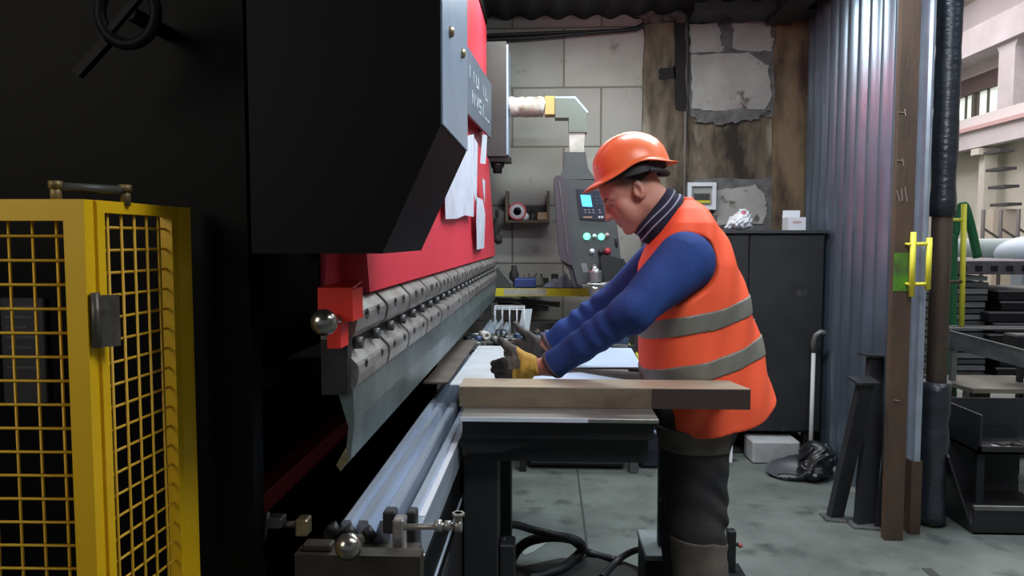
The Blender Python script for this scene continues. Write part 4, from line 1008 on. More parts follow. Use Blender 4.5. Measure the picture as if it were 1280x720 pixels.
c.prism(p, (0.02, .06, .0)); c.build('sheet_metal_scrap', mat('scrap', (.2, .21, .20), .5, metal=.4), label='bent grey sheet metal scrap at the left end of the bench', cat='scrap')
c = MB(); c.lathe((onb(641), YB + .30, zb1), (0, 0, 1), [(0, 0), (.035, 0), (.035, .09), (.02, .12), (.02, .15), (0, .15)], 16); c.build('oil_can', M_dark, label='small black can behind the blue box', cat='can')
for k, px in enumerate((660, 668, 676, 690)):
    c = MB(); x = onb(px); c.box((x, YB + .46, zb1), (x + .05, YB + .5, zb1 + .05 + .03 * (k % 2)), rz=.3 * k, c=.004); tag(c.build('scrap_block', M_dark), 'small dark scrap block at the back of the bench', 'scrap', 'dark scrap blocks at the back of the bench')
# rods on brackets below the bench
for k, (y, dz) in enumerate(((375, 0), (380, 0), (384, 0))):
    c = MB(); a = PY(617 + k * 6, y - 3, YW - .012); b2 = PY(700 - k * 14, y + 3, YW - .012); c.cyl(a, b2, .009, 8); tag(c.build('steel_rod', M_greymetal), 'thin steel rod against the wall under the bench', 'rod', 'steel rods under the bench')

# niche shelf with things, left of the pendant
n0 = PY(632, 239, 5.45); n1 = PY(687, 275, 5.45)
NS = thing('wall_shelf', 'shallow dark shelf box on the block wall left of the pendant', 'shelf', ((n0.x + n1.x) / 2, 5.5, n1.z))
c = MB(); c.box((n0.x, 5.42, n1.z - .02), (n1.x, YW, n1.z)); c.build('bottom_board', mat('shelf_wood', (.07, .05, .035), .8), NS)
for x in (n0.x, n1.x - .02):
    c = MB(); c.box((x, 5.42, n1.z), (x + .02, YW, n0.z)); c.build('side_board', mat('shelf_side', (.13, .105, .075), .8), NS)
c = MB(); c.box((n0.x + .02, YW - .008, n1.z), (n1.x - .02, YW, n1.z + .11)); c.build('back_board', M_dark, NS)
zz = n1.z
x = PY(647, 260, 5.48).x
c = MB(); c.lathe((x, 5.42, zz + .062), (0, 1, 0), [(.03, 0), (.060, 0), (.062, .01), (.062, .10), (.03, .10), (.03, 0)], 24); rl = c.build('tape_roll', mat('pale_roll', (.5, .5, .52), .6), label='pale roll with red rim standing on the wall shelf', cat='roll')
c = MB(); c.lathe((x, 5.415, zz + .062), (0, 1, 0), [(.056, 0), (.066, 0), (.066, .03), (.056, .03), (.056, 0)], 24); c.build('rim', mat('red_rim', (.55, .06, .07), .5), rl, label='red rim')
x = PY(656, 272, 5.45).x; c = MB(); c.lathe((x, 5.45, zz), (0, 0, 1), [(0, 0), (.028, 0), (.032, .03), (.02, .05), (0, .05)], 14); c.build('white_cup', M_white, label='small white cup on the wall shelf', cat='cup')
x = PY(671, 268, 5.45).x; c = MB(); c.box((x, 5.43, zz), (x + .07, 5.52, zz + .055), rz=.15, c=.004); c.build('wood_block', mat('tan_wood', (.35, .25, .15), .8), label='tan wooden block on the right end of the wall shelf', cat='block')
x = PY(662, 268, 5.5).x; rag('dark_rag', x - .03, x + .06, 5.45, 5.56, zz + .001, .08, M_dark, 8, 'dark crumpled rag in the middle of the wall shelf', 'rag')
# hanging hoses behind the ram end
c = MB()
a = PY(622, 262, 5.3); pts = [Vector((a.x + .02 * math.sin(k * .9), 5.3 + .01 * math.cos(k), a.z - k * .03)) for k in range(9)]
c.tube(pts, [.02, .035, .028, .04, .03, .042, .03, .036, .02], 10); c.cyl((a.x, 5.3, a.z - .02), (a.x, YW, a.z + .01), .008, 8); c.build('hanging_cable_bundle', M_dark, label='dark cable bundle hanging on the wall right beside the end of the red ram', cat='cable')

# cables along the wall top
for dy, dz, lab in ((0, 0, 'upper black cable running along the top of the back wall'), (-.02, -.035, 'lower black cable running along the top of the back wall')):
    pts = [PY(px, py, YW - .03 + dy) for px, py in ((560, 46), (610, 44), (660, 42), (720, 40), (775, 38), (795, 35), (812, 25), (840, 21), (880, 23), (920, 20), (955, 9), (990, -8))]
    c = MB(); c.tube([(p.x, p.y, p.z + dz * (.5 + .5 * math.sin(i * 1.1))) for i, p in enumerate(pts)], .013, 8); c.build('cable', M_bolt, label=lab, cat='cable')
# conduit down the wall
a = PY(857, 26, YW - .06); b2 = PY(857, 300, YW - .06)
c = MB(); c.cyl((a.x + .01, YW - .05, .9), (a.x + .01, YW - .05, a.z + .1), .014, 10); c.build('conduit', mat('grey_conduit', (.12, .11, .095), .6, metal=.2), label='thin grey conduit running down the stained wall above the electrical box', cat='pipe')
# electrical box
e0 = PY(860, 228, YW - .09); e1 = PY(895, 262, YW - .09)
EB = thing('electrical_box', 'white framed electrical box with a small window on the stained wall', 'box', ((e0.x + e1.x) / 2, YW - .03, e1.z))
c = MB(); y = YW - .09; w = .028
for (xa_, za_, xb_, zb_) in ((e0.x, e1.z, e0.x + w, e0.z), (e1.x - w, e1.z, e1.x, e0.z), (e0.x + w, e0.z - w, e1.x - w, e0.z), (e0.x + w, e1.z, e1.x - w, e1.z + w)): c.box((xa_, y, za_), (xb_, YW - .02, zb_))
c.build('box_frame', M_white, EB)
c = MB(); c.box((e0.x + w, y + .02, e1.z + w), (e1.x - w, y + .03, e0.z - w)); c.build('box_panel', mat('box_panel', (.28, .28, .27), .6), EB)
zm = (e0.z + e1.z) / 2; xm_ = (e0.x + e1.x) / 2
for k in range(5):
    c = MB(); x = xm_ - .058 + k * .024; c.box((x, y + .008, zm - .028), (x + .021, y + .02, zm + .02), c=.002); c.box((x + .007, y + .002, zm - .008), (x + .014, y + .008, zm + .008)); c.build('breaker', mat('breaker_dark', (.05, .05, .05), .5), EB)
c = MB(); c.box((xm_ - .06, y + .004, zm - .05), (xm_ + .06, y + .02, zm - .032)); c.build('yellow_strip', mat('yellow_strip', (.55, .5, .03), .6), EB, label='yellow strip under the breakers')

# metal cabinet
yc = 4.80; c0 = PY(903, 292, yc); c1 = PY(1026, 541, yc)
CB = thing('metal_cabinet', 'tall dark scuffed metal cabinet behind the worker', 'cabinet', ((c0.x + c1.x) / 2, 5.05, 0))
M_cab = mat('cabinet_metal', (.038, .040, .042), .5, metal=.3, col2=(.022, .023, .025), scale=2.5, detail=8, col3=(.10, .10, .10), scale3=5, lo3=.66, hi3=.76, bump=.1)
xs = PY(937, 300, yc).x; xL = c0.x - .45
zt_ = c0.z; zb_c = c1.z
c = MB(); c.box((xL, yc + .02, zb_c), (c1.x, 5.32, zt_), c=.004); c.build('carcass', M_cab, CB)
c = MB(); c.box((xL - .012, yc - .01, zt_), (c1.x + .012, 5.34, zt_ + .022), c=.003); c.build('top_plate', mat('cabinet_top', (.06, .063, .065), .45, metal=.4), CB)
for (a_, b_) in ((xL + .01, xs - .004), (xs + .004, c1.x - .012)):
    c = MB(); c.box((a_, yc, zb_c + .01), (b_, yc + .022, zt_ - .012), c=.004); dr = c.build('door', M_cab, CB)
c = MB(); c.box((xs + .03, yc - .02, zb_c + .62), (xs + .045, yc, zb_c + .74), c=.003); c.build('handle', M_greymetal, dr)
for x in (xL + .03, c1.x - .09):
    for y in (yc + .06, 5.2): c = MB(); c.box((x, y, 0), (x + .05, y + .05, zb_c)); c.build('foot', M_dark, CB)
# on the cabinet
zt2 = zt_ + .022
def bag(P):
    q = PY(925, 291, 4.92)
    d = ell(P, (q.x, 4.93, zt2 + .052), (.085, .075, .055)); d = smin(d, ell(P, (q.x + .02, 4.93, zt2 + .095), (.045, .045, .05)), .03)
    d = smin(d, cap(P, (q.x - .07, 4.92, zt2 + .025), (q.x - .1, 4.9, zt2 + .02), .02, .012), .02)
    n = np.abs(np.sin(P[0] * 75 + 3 * np.sin(P[2] * 50 + P[1] * 30))) + np.abs(np.sin(P[2] * 80 + 3 * np.sin(P[0] * 40 + 1)))
    return smax(d + .008 * n - .006, zt2 + .001 - P[2], .002)
q = PY(925, 291, 4.92)
def bm_(P): return ((np.sin(P[0] * 45 + 1) * np.sin(P[2] * 60) > .72) & (P[2] > zt2 + .08)).astype(int)
sdf_obj('plastic_bag', bag, (q.x - .14, 4.8, zt2 - .01), (q.x + .13, 5.05, zt2 + .18), .005, [mat('white_bag', (.62, .63, .66), .35), mat('bag_print', (.45, .12, .16), .4)], matfn=bm_, label='crumpled white plastic bag with a red print on top of the cabinet', cat='bag')
a = PY(983, 291, 4.95); b2 = PY(1005, 291, 4.95)
bx = thing('small_carton', 'small white open carton at the right end of the cabinet top', 'box', ((a.x + b2.x) / 2, 4.98, zt2))
c = MB(); t = .004; h = .085; yA, yB_ = 4.92, 5.04
c.box((a.x, yA, zt2), (b2.x, yB_, zt2 + t)); c.box((a.x, yA, zt2 + t), (a.x + t, yB_, zt2 + h)); c.box((b2.x - t, yA, zt2 + t), (b2.x, yB_, zt2 + h)); c.box((a.x + t, yA, zt2 + t), (b2.x - t, yA + t, zt2 + h)); c.box((a.x + t, yB_ - t, zt2 + t), (b2.x - t, yB_, zt2 + h))
c.build('carton_body', M_white, bx)
c = MB(); c.prism([(a.x, yB_, zt2 + h), (b2.x, yB_, zt2 + h), (b2.x + .012, yB_ + .03, zt2 + h + .05), (a.x + .012, yB_ + .03, zt2 + h + .05)], (0, .003, 0)); c.build('carton_flap', M_white, bx)
c = MB(); c.box((a.x + .03, yA - .001, zt2 + .045), (b2.x - .03, yA, zt2 + .06)); c.build('carton_print', mat('faint_red', (.5, .3, .3), .7), bx, label='faint reddish print')
x = PY(893, 290, 4.9).x
c = MB(); c.lathe((x + .01, 4.93, zt2), (0, 0, 1), [(0, 0), (.05, 0), (.05, .02), (.035, .03), (.012, .045), (.012, .10), (0, .10)], 16); c.build('stamp_tool', M_dark, label='small black knobbed tool between the worker and the plastic bag', cat='tool')
# stones under the cabinet
M_stone = mat('white_block', (.42, .43, .43), .9, col2=(.30, .30, .29), scale=5, bump=.3)
a = PZ(940, 580, 0); b2 = PZ(999, 580, 0); c = MB(); c.box((a.x, a.y, 0), (b2.x, a.y + .2, zb_c - .03), c=.012, rz=.03); c.build('concrete_block', M_stone, label='broad pale block on the floor just under the dark cabinet', cat='block')
a = PZ(902, 578, 0); b2 = PZ(917, 578, 0); c = MB(); c.prism([(a.x, a.y, 0), (b2.x - .01, a.y, 0), (b2.x + .0, a.y + .03, zb_c + .0), (a.x, a.y + .03, zb_c + .0)], (0, .04, 0)); c.build('white_slab', mat('white_slab', (.7, .72, .74), .6), label='narrow white slab standing on the floor right behind the worker', cat='slab')

# dustpan, stick with hooked handle, black bag
a = PZ(992, 598, 0)
def pan(P):
    L = [P[0] - a.x, P[1] - (a.y + .03), P[2]]
    o_ = ell(L, (0, 0, .07), (.17, .13, .085)); i_ = ell(L, (-.02, -.01, .085), (.165, .125, .085))
    return smax(smax(o_, -i_, .004), L[2] - .10 - L[0] * .3, .004)
dp_ = sdf_obj('scoop', pan, (a.x - .2, a.y - .15, 0.0), (a.x + .2, a.y + .2, .2), .007, mat('scoop_grey', (.10, .105, .11), .5, metal=.3), label='grey curved scoop lying on the floor in front of the black bag', cat='scoop')
def blackbag(P):
    q = PZ(1028, 602, 0)
    d = ell(P, (q.x, q.y + .1, .10), (.11, .13, .115)); d = smin(d, ell(P, (q.x - .06, q.y + .02, .05), (.09, .09, .06)), .05)
    n = np.abs(np.sin(P[0] * 40 + 3 * np.sin(P[2] * 25 + P[1] * 20))) + np.abs(np.sin(P[2] * 45 + 3 * np.sin(P[0] * 22 + 1)))
    return smax(d + .012 * n - .008, .001 - P[2], .003)
q = PZ(1028, 602, 0)
sdf_obj('rubbish_bag', blackbag, (q.x - .2, q.y - .15, -.005), (q.x + .16, q.y + .3, .26), .008, mat('black_bag', (.012, .012, .013), .35), label='crumpled black rubbish bag at the foot of the corrugated wall', cat='bag')
st_ = thing('stick', 'white stick with grey hooked handle leaning beside the cabinet', 'stick', tuple(PY(1014, 560, 4.55).xy) + (0,))
a = PY(1013, 565, 4.6); b2 = PY(1017, 440, 4.72); c = MB(); c.cyl((a.x, a.y, .0), b2, .013, 12); c.build('shaft', mat('white_shaft', (.5, .5, .47), .6), st_)
c = MB(); c.tube([b2, PY(1017, 428, 4.72), PY(1020, 419, 4.71), PY(1026, 415, 4.70), PY(1032, 417, 4.70)], .018, 12); c.build('hook_handle', M_greymetal, st_, label='grey hooked handle')

# leaning steel channels
M_chan = mat('channel_steel', (.045, .048, .054), .5, metal=.3, col2=(.03, .03, .033), scale=4)
def channel(name, top, bot, w, fl_, label, Yt, Yb, rot=0.):
    """U channel from floor contact to its leaning top"""
    T = PY(*top, Yt); Bp = PZ(*bot, 0.0); 
    ax = (T - Bp).normalized(); sd = Vector((1, .25 + rot, 0)); sd = (sd - ax * sd.dot(ax)).normalized(); nn = ax.cross(sd)
    if nn.y > 0: nn = -nn
    o = MB(); t = .007
    up = ax * ((T - Bp).length)
    P0 = [Bp - sd * w / 2, Bp + sd * w / 2, Bp + sd * w / 2 + nn * t, Bp - sd * w / 2 + nn * t]; o.prism(P0, up)
    for sg in (-1, 1):
        e = Bp + sd * sg * (w / 2 - t / 2); o.prism([e - sd * t / 2, e + sd * t / 2, e + sd * t / 2 - nn * fl_, e - sd * t / 2 - nn * fl_], up)
    ob = o.build(name, M_chan, label=label, cat='steel profile', group=None)
    o = MB(); e = Bp; ta = .012
    return ob, T, Bp, sd, nn
for (top, bot, w, f_, lab, Yt, Yb) in (((1084, 478), (1045, 648), .075, .03, 'leftmost dark steel channel leaning on the corrugated wall', 3.60, 3.4),
                                  ((1099, 446), (1082, 657), .10, .03, 'tall middle dark steel channel leaning behind the leftmost one', 3.72, 3.4)):
    ob, T, Bp, sd, nn = channel('steel_channel', top, bot, w, f_, lab, Yt, Yb)
    o = MB(); q = T; o.prism([q - sd * (w / 2 + .035) + nn * .03, q + sd * (w / 2 + .012) + nn * .03, q + sd * (w / 2 + .012) - nn * .05, q - sd * (w / 2 + .035) - nn * .05], (0, 0, .010)); o.build('end_plate', M_steeldark, ob)
    o = MB(); q = Bp; o.prism([Vector((q.x - w / 2 - .03, q.y - .05, 0)), Vector((q.x + w / 2, q.y - .07, 0)), Vector((q.x + w / 2, q.y + .04, 0)), Vector((q.x - w / 2 - .03, q.y + .05, 0))], (0, 0, .010)); o.build('foot_plate', M_greymetal, ob)
c = MB(); a = PZ(1098, 660, 0); T = PY(1110, 560, 3.58); c.bar(a, T, .04, .012, up=(0, 1, 0)); c.box((a.x - .07, a.y - .03, 0), (a.x + .05, a.y + .03, .008), rz=-.4); c.build('steel_flat', M_chan, label='narrow steel flat standing between the channels and the rusty column', cat='steel profile')

# dark cupboard on the floor under the bench and small stand
a = PZ(661, 587, 0); b2 = PZ(780, 587, 0)
CU = thing('floor_cabinet', 'low dark steel cabinet on the floor under the feeding table view', 'cabinet', ((a.x + b2.x) / 2, a.y + .25, 0))
CU['label'] = 'low dark steel cabinet on the floor in front of the back bench'
c = MB(); c.box((a.x, a.y + .02, .02), (b2.x, a.y + .5, .62), c=.005); c.build('cabinet_body', mat('floor_cab', (.020, .021, .024), .5), CU)
c = MB(); c.box((a.x + .01, a.y, .04), (b2.x - .01, a.y + .018, .60), c=.003); c.build('cabinet_door', mat('floor_cab_door', (.026, .028, .032), .5), CU)
c = MB(); c.box((b2.x - .06, a.y - .02, .35), (b2.x - .045, a.y, .45)); c.build('handle', M_dark, CU)
c = MB(); c.box((a.x - .24, 4.92, 0), (a.x - .02, 5.10, .5), c=.01); c.build('dark_crate', M_bolt, label='black crate left of the low floor cabinet', cat='crate')
a = PZ(787, 592, 0); b2 = PZ(798, 592, 0)
ST = thing('post_stand', 'narrow grey steel upright right of the low floor cabinet, with a bent bright tube', 'stand', ((a.x + b2.x) / 2, a.y, 0))
c = MB(); c.box((a.x, a.y, 0), (b2.x, a.y + .05, .56), c=.004); c.build('upright', mat('grey_upright', (.09, .095, .09), .6, col2=(.05, .05, .05), scale=8), ST)
c = MB(); c.tube([PY(787, 530, a.y + .02), PY(797, 540, a.y + .02), PY(812, 541, a.y + .02), PY(824, 539, a.y + .02)], .012, 10); c.build('bright_tube', mat('bluish_tube', (.35, .42, .55), .3, metal=.6), ST, label='bent bright bluish tube')
c = MB(); c.box((b2.x + .02, a.y + .10, 0), (b2.x + .17, a.y + .24, .55), c=.02); c.build('dark_drum', mat('navy_crate', (.012, .014, .025), .5), label='dark bluish crate between the grey upright and the worker', cat='crate')

# second, lower bench behind the sheets with clutter
ZL = .72
lb0 = PZ(470, 447, ZL); 
LB = thing('low_bench', 'low cluttered bench with yellow corner behind the metal sheets', 'bench', (.15, 4.7, 0))
xA = -.19; xB = PZ(798, 447, ZL).x
y0_ = 4.42; y1_ = 5.08
c = MB(); c.prism([(xA, y0_, ZL - .03), (xB, y0_, ZL - .03), (xB, y1_, ZL - .03), (-.55, y1_, ZL - .03), (-.55, 4.9, ZL - .03), (xA, 4.9, ZL - .03)], (0, 0, .03)); c.build('bench_top', mat('grimy_top', (.11, .105, .095), .7, col2=(.05, .047, .042), scale=7), LB)
c = MB(); c.box((xB - .16, y0_ - .012, ZL - .045), (xB + .012, y0_, ZL + .004)); c.box((xB, y0_, ZL - .045), (xB + .012, y1_, ZL + .004)); c.build('front_edge', mat('fluor_yellow_edge', (.72, .72, .01), .5), LB, label='bright yellow edge')
for x, y in ((xA + .02, y0_ + .04), (xB - .25, y0_ + .3), (-.5, y1_ - .06), (xB - .06, y1_ - .06)):
    c = MB(); c.box((x, y, 0), (x + .04, y + .04, ZL - .03)); c.build('leg', M_tb, LB)
# tool board beyond the sheets
ZD = .9155; yT0, yT1 = 3.40, 3.98
c = MB(); c.box((-.43, yT0, .900), (.02, yT1, ZD), c=.003); c.build('tool_board', mat('grimy_board', (.06, .056, .05), .7, col2=(.03, .028, .026), scale=9), label='grimy board laid over the die beyond the sheets, heaped with tools', cat='board')
a = PY(618, 384, 3.74); b2 = PY(655, 384, 3.74); zT_ = a.z; dpt = .08; yr_ = 3.74
WR = thing('wire_rack', 'white wire rack standing among tools beyond the gloved hands', 'rack', ((a.x + b2.x) / 2, yr_ + .04, ZD))
c = MB()
for z in (zT_, zT_ - .012, ZD + .004): c.tube([(a.x, yr_, z), (b2.x, yr_, z), (b2.x, yr_ + dpt, z), (a.x, yr_ + dpt, z), (a.x, yr_, z)], .0024, 6)
for i in range(5):
    x = a.x + (b2.x - a.x) * i / 4
    for y in (yr_, yr_ + dpt): c.cyl((x, y, ZD), (x, y, zT_), .0017, 6)
c.build('wire_frame', M_white, WR)
a = PY(657, 388, 3.78); b2 = PY(665, 388, 3.78); c = MB(); c.prism([(a.x - .045, 3.80, ZD), (b2.x - .02, 3.80, ZD), (b2.x, 3.86, a.z), (a.x - .02, 3.86, a.z)], (0, .006, 0)); c.build('glass_plate', mat('pale_plate', (.38, .42, .43), .2), label='pale bluish plate leaning right of the wire rack', cat='plate')
def cl(px, py, Y=None): p = PZ(px, py, ZL); return p
def cd(px, py): return PZ(px, py, ZD)
p = cd(604, 424); c = MB(); c.lathe((p.x, p.y, ZD + .022), (.5, -1, 0), [(.008, 0), (.021, 0), (.022, .01), (.022, .05), (.008, .05), (.008, 0)], 20); c.build('white_roll', mat('cream_roll', (.6, .57, .52), .7), label='small cream roll lying by the die end', cat='roll')
p = cl(672, 432); c = MB(); c.lathe((p.x, p.y, ZL), (0, 0, 1), [(0, 0), (.03, 0), (.03, .075), (.012, .095), (.012, .11), (0, .11)], 16); c.build('brown_bottle', mat('brown_glass', (.10, .075, .05), .35), label='small brown bottle right of the pale plate', cat='bottle')
p = cd(634, 428)
sc_ = MB()
for s_i in (-1, 1):
    sc_.tube([(p.x - .03 + s_i * .012 + .014 * math.cos(t), p.y, ZD + .046 + .018 * math.sin(t)) for t in [2 * PI * k / 16 for k in range(17)]], .0035, 8, caps=False)
sc_.bar((p.x - .022, p.y, ZD + .03), (p.x + .04, p.y, ZD + .004), .008, .003); sc_.bar((p.x - .036, p.y, ZD + .03), (p.x + .045, p.y + .01, ZD + .003), .008, .003)
sc_.build('scissors', M_bolt, label='black handled scissors lying upright behind the far glove', cat='scissors')
r = random.Random(21)
M_tool = [M_greymetal, M_dark, mat('pale_tool', (.36, .36, .35), .5, metal=.4), mat('dull_blue_tool', (.05, .08, .16), .5)]
for k in range(30):
    L_ = r.uniform(.04, .10); a_ = r.uniform(0, PI)
    p = Vector((r.uniform(-.40, -.03), r.uniform(yT0 + .05, yT1 - .06), ZD))
    if -.28 < p.x < -.12 and p.y > 3.66: p.y = r.uniform(yT0 + .04, 3.62)
    d = Vector((math.cos(a_), math.sin(a_) * .6, 0)) * L_ / 2
    rr = r.uniform(.006, .011)
    c = MB(); c.tube([p - d + Vector((0, 0, rr)), p + Vector((0, 0, rr + .002)), p + d + Vector((0, 0, rr + .001))], [rr * .7, rr * .8, rr * .7], 8)
    if k % 3: c.lathe(p + d + Vector((0, 0, rr * 1.6)), d, [(0, -.012), (rr * 1.6, -.01), (rr * 1.6, .016), (0, .018)], 10)
    else: c.box((p.x - .018, p.y - .014, ZD), (p.x + .018, p.y + .014, ZD + r.uniform(.015, .045)), rz=a_, c=.002)
    tag(c.build('hand_tool', M_tool[k % 4]), 'small hand tool in the heap on the board behind the metal sheets', 'tool', 'hand tools heaped behind the metal sheets')
for k in range(12):
    p = Vector((r.uniform(.05, .5), r.uniform(4.5, 5.0), ZL)); c = MB(); c.box((p.x, p.y, ZL), (p.x + r.uniform(.04, .12), p.y + r.uniform(.03, .08), ZL + r.uniform(.02, .06)), rz=r.uniform(0, 1), c=.004)
    tag(c.build('metal_scrap', M_tool[k % 4]), 'small piece of scrap on the low bench with the yellow corner', 'scrap', 'scrap pieces on the low bench')
p0 = PZ(755, 434, ZL); c = MB(); c.bar(p0 + Vector((0, 0, .02)), PZ(790, 437, ZL) + Vector((0, 0, .02)), .05, .012); c.lathe(p0 + Vector((0, 0, .022)), (-1, .3, .1), [(0, 0), (.014, 0), (.014, .12), (0, .12)], 10)
c.build('scraper', mat('pale_scraper', (.4, .42, .44), .4, metal=.5), label='pale flat scraper lying by the yellow corner, beyond the near sleeve', cat='tool')

# ================================================================== control pendant on its arm
PDY = 4.62
PD = thing('control_pendant', 'hanging machine control pendant with lit screen and green buttons', 'control panel', (PY(740, 300, PDY).x, PDY, PY(740, 356, PDY).z))
M_pd = mat('pendant_grey', (.075, .085, .085), .5, col2=(.06, .068, .07), scale=4)
M_pdside = mat('pendant_side', (.075, .066, .078), .42)
a = PY(636, 134, 5.0); b2 = PY(681, 134, 5.0); b3 = PY(694, 134, 5.0)
hh = (PY(0, 122, 5.0).z - PY(0, 147, 5.0).z) / 2; zc_ = a.z
r = random.Random(6)
c = MB(); n = 14; c.tube([(a.x + (b2.x - a.x) * k / n, 5.0, zc_ + .004 * math.sin(k * 1.7)) for k in range(n + 1)], [hh * (.97 + r.uniform(-.05, .05)) for _ in range(n + 1)], 16); c.build('wrapped_arm', mat('crumpled_white_film', (.52, .52, .50), .4, col2=(.30, .27, .20), scale=14, bump=.45, bscale=22), PD, label='arm wrapped in crumpled white film')
c = MB(); c.box((b2.x, 5.0 - hh * .85, zc_ - hh * .9), (b3.x, 5.0 + hh * .85, zc_ + hh * .9), c=.004); c.build('yellow_section', mat('yellow_tape', (.42, .34, .12), .6), PD, label='yellowish section of the arm')
M_elb = mat('elbow_grey', (.14, .16, .14), .4, metal=.3)
E = [(694, 122), (719, 122), (734, 140), (734, 165), (711, 165), (711, 147), (694, 147)]
V = [PY(px, py, 4.93) for px, py in E]; c = MB(); c.prism(V, (0, .14, 0)); c.build('arm_elbow', M_elb, PD)
V = [PY(px, py, 4.928) for px, py in ((694, 120.5), (719.5, 120.5), (735, 139), (735, 142), (718.5, 123), (694, 123))]; c = MB(); c.prism(V, (0, .145, 0)); c.build('elbow_rim', M_bluegrey, PD, label='pale bright rim')
V = [PY(px, py, 4.94) for px, py in ((711, 165), (731, 165), (730, 190), (712, 190))]; c = MB(); c.prism(V, (0, .1, 0)); c.build('taped_neck', mat('taped', (.5, .5, .47), .7, col2=(.35, .34, .3), scale=10), PD, label='white taped section')
c = MB(); c.prism([PY(px, py, 4.72) for px, py in ((706, 190), (732, 190), (735, 210), (744, 224), (699, 224), (705, 208))], (0, .28, 0)); c.build('pendant_neck', M_pd, PD)
# body: front face, wedge left side
fr = [(707, 224), (765, 226), (777, 330), (779, 350), (722, 356), (716, 334), (712, 330)]
F_ = [PY(px, py, PDY) for px, py in fr]
c = MB(); c.prism(F_, (0, .26, 0)); bdp = c.build('pendant_body', M_pd, PD)
c = MB(); c.prism([PY(px, py, PDY - .01) for px, py in ((692, 222), (698, 219), (708, 224), (716, 332), (702, 325), (699, 318))], (0, .28, 0)); c.build('side_grip', M_pdside, PD, label='dark purplish side shell')
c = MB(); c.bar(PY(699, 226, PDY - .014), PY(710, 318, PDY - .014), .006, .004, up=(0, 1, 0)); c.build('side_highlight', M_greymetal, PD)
c = MB(); c.prism([PY(px, py, PDY + .02) for px, py in ((700, 325), (718, 335), (724, 357), (716, 356), (712, 338))], (0, .2, 0)); c.build('lower_shell', M_pdside, PD)
kp = [(720, 236), (751, 239), (757, 276), (725, 274)]
c = MB(); c.prism([PY(px, py, PDY - .008) for px, py in kp], (0, .01, 0)); kpo = c.build('keypad', mat('keypad_black', (.022, .028, .045), .35), PD, label='dark keypad panel')
c = MB(); c.prism([PY(px, py, PDY - .010) for px, py in ((725.5, 243.5), (738, 244), (740.5, 258.5), (728, 258))], (0, .003, 0)); c.build('screen', mat('lit_screen', (.05, .3, .6), .3, emit=(.10, .62, 1.0), estr=1.5), kpo, label='small lit cyan screen')
M_key = mat('pale_key', (.30, .32, .36), .5)
for i in range(4):
    for j in range(2):
        c = MB(); p = PY(730 + i * 5 + j * .8 + (3 if i > 2 else 0), 263 + j * 3.2, PDY - .009); c.box((p.x, PDY - .011, p.z), (p.x + .012, PDY - .007, p.z + .006)); c.build('key', M_key, kpo)
c = MB(); p = PY(729, 272.5, PDY - .009); c.box((p.x, PDY - .011, p.z), (p.x + .055, PDY - .007, p.z + .010)); c.build('brown_key_bar', mat('amber_key', (.35, .22, .14), .5), kpo, label='brownish key bar')
c = MB(); p = PY(748, 272.5, PDY - .009); c.box((p.x, PDY - .011, p.z), (p.x + .012, PDY - .007, p.z + .012)); c.box((p.x + .017, PDY - .011, p.z), (p.x + .03, PDY - .007, p.z + .012)); c.build('bright_key', M_white, kpo)
for i in range(2):
    for j in range(3):
        c = MB(); p = PY(744 + i * 4.5 + j * .6, 247 + j * 4.2, PDY - .009); c.box((p.x, PDY - .011, p.z), (p.x + .014, PDY - .007, p.z + .010)); c.build('key', mat('blue_key', (.04, .07, .13), .4), kpo)
def button(px, py, r_, m, name, lab=None, d=.018):
    p = PY(px, py, PDY); o = MB(); o.lathe((p.x, PDY + .001, p.z), (0, -1, 0), [(r_ * 1.3, 0), (r_ * 1.3, .006), (r_, .008), (r_, d), (r_ * .7, d + .004), (0, d + .005)], 18); return o.build(name, m, PD, label=lab)
M_grn = mat('green_lamp', (.1, .8, .45), .3, emit=(.16, 1.0, .55), estr=2.2)
button(733.5, 295.5, .017, M_grn, 'push_button', 'lit green button'); button(751.5, 296, .016, M_grn, 'push_button', 'lit green button')
button(743, 295, .010, M_white, 'push_button'); button(759, 294, .011, mat('pinkish', (.4, .28, .28), .5), 'push_button')
button(740, 314, .013, M_white, 'push_button', 'white button'); button(751, 315, .015, M_bolt, 'push_button', 'black button', .03); button(759.5, 314, .017, mat('emergency_red', (.35, .03, .05), .4), 'push_button', 'dark red button', .03)
c = MB(); c.prism([PY(px, py, PDY - .003) for px, py in ((726, 329), (733, 329), (736, 340), (729, 341))], (0, .004, 0)); c.build('pendant_plate', mat('pale_patch', (.2, .21, .21), .4), PD)
c = MB(); c.prism([PY(px, py, PDY - .06) for px, py in ((750, 322), (758, 319), (780, 324), (789, 348), (768, 352), (755, 352))], (0, .14, 0)); c.build('side_box', mat('black_box', (.018, .02, .02), .5), PD, label='black box on the right')
q = PY(744, 369, PDY - .09)
zq = PY(744, 338, PDY - .09).z - q.z
c = MB(); c.lathe((q.x, PDY - .09, q.z), (0, 0, 1), [(0, 0), (.040, 0), (.042, .01), (.042, zq * .3), (.034, zq * .36), (.034, zq * .5), (.042, zq * .56), (.042, zq - .01), (.04, zq), (0, zq)], 28, smooth=False); c.cyl((q.x, PDY - .09, q.z + zq - .002), (q.x, PDY + .02, q.z + zq + .02), .02, 10)
spn = c.build('steel_spindle', mat('spindle_steel', (.5, .5, .5), .3, metal=.85), PD, label='shiny steel cylinder under the pendant')
c = MB(); c.tube([(q.x + .008 + .054 * math.cos(t), PDY - .09 + .05 * math.sin(t), q.z + zq * .46) for t in [2 * PI * k / 28 for k in range(29)]], .004, 8, caps=False); c.build('ring', M_white, spn, label='white ring')
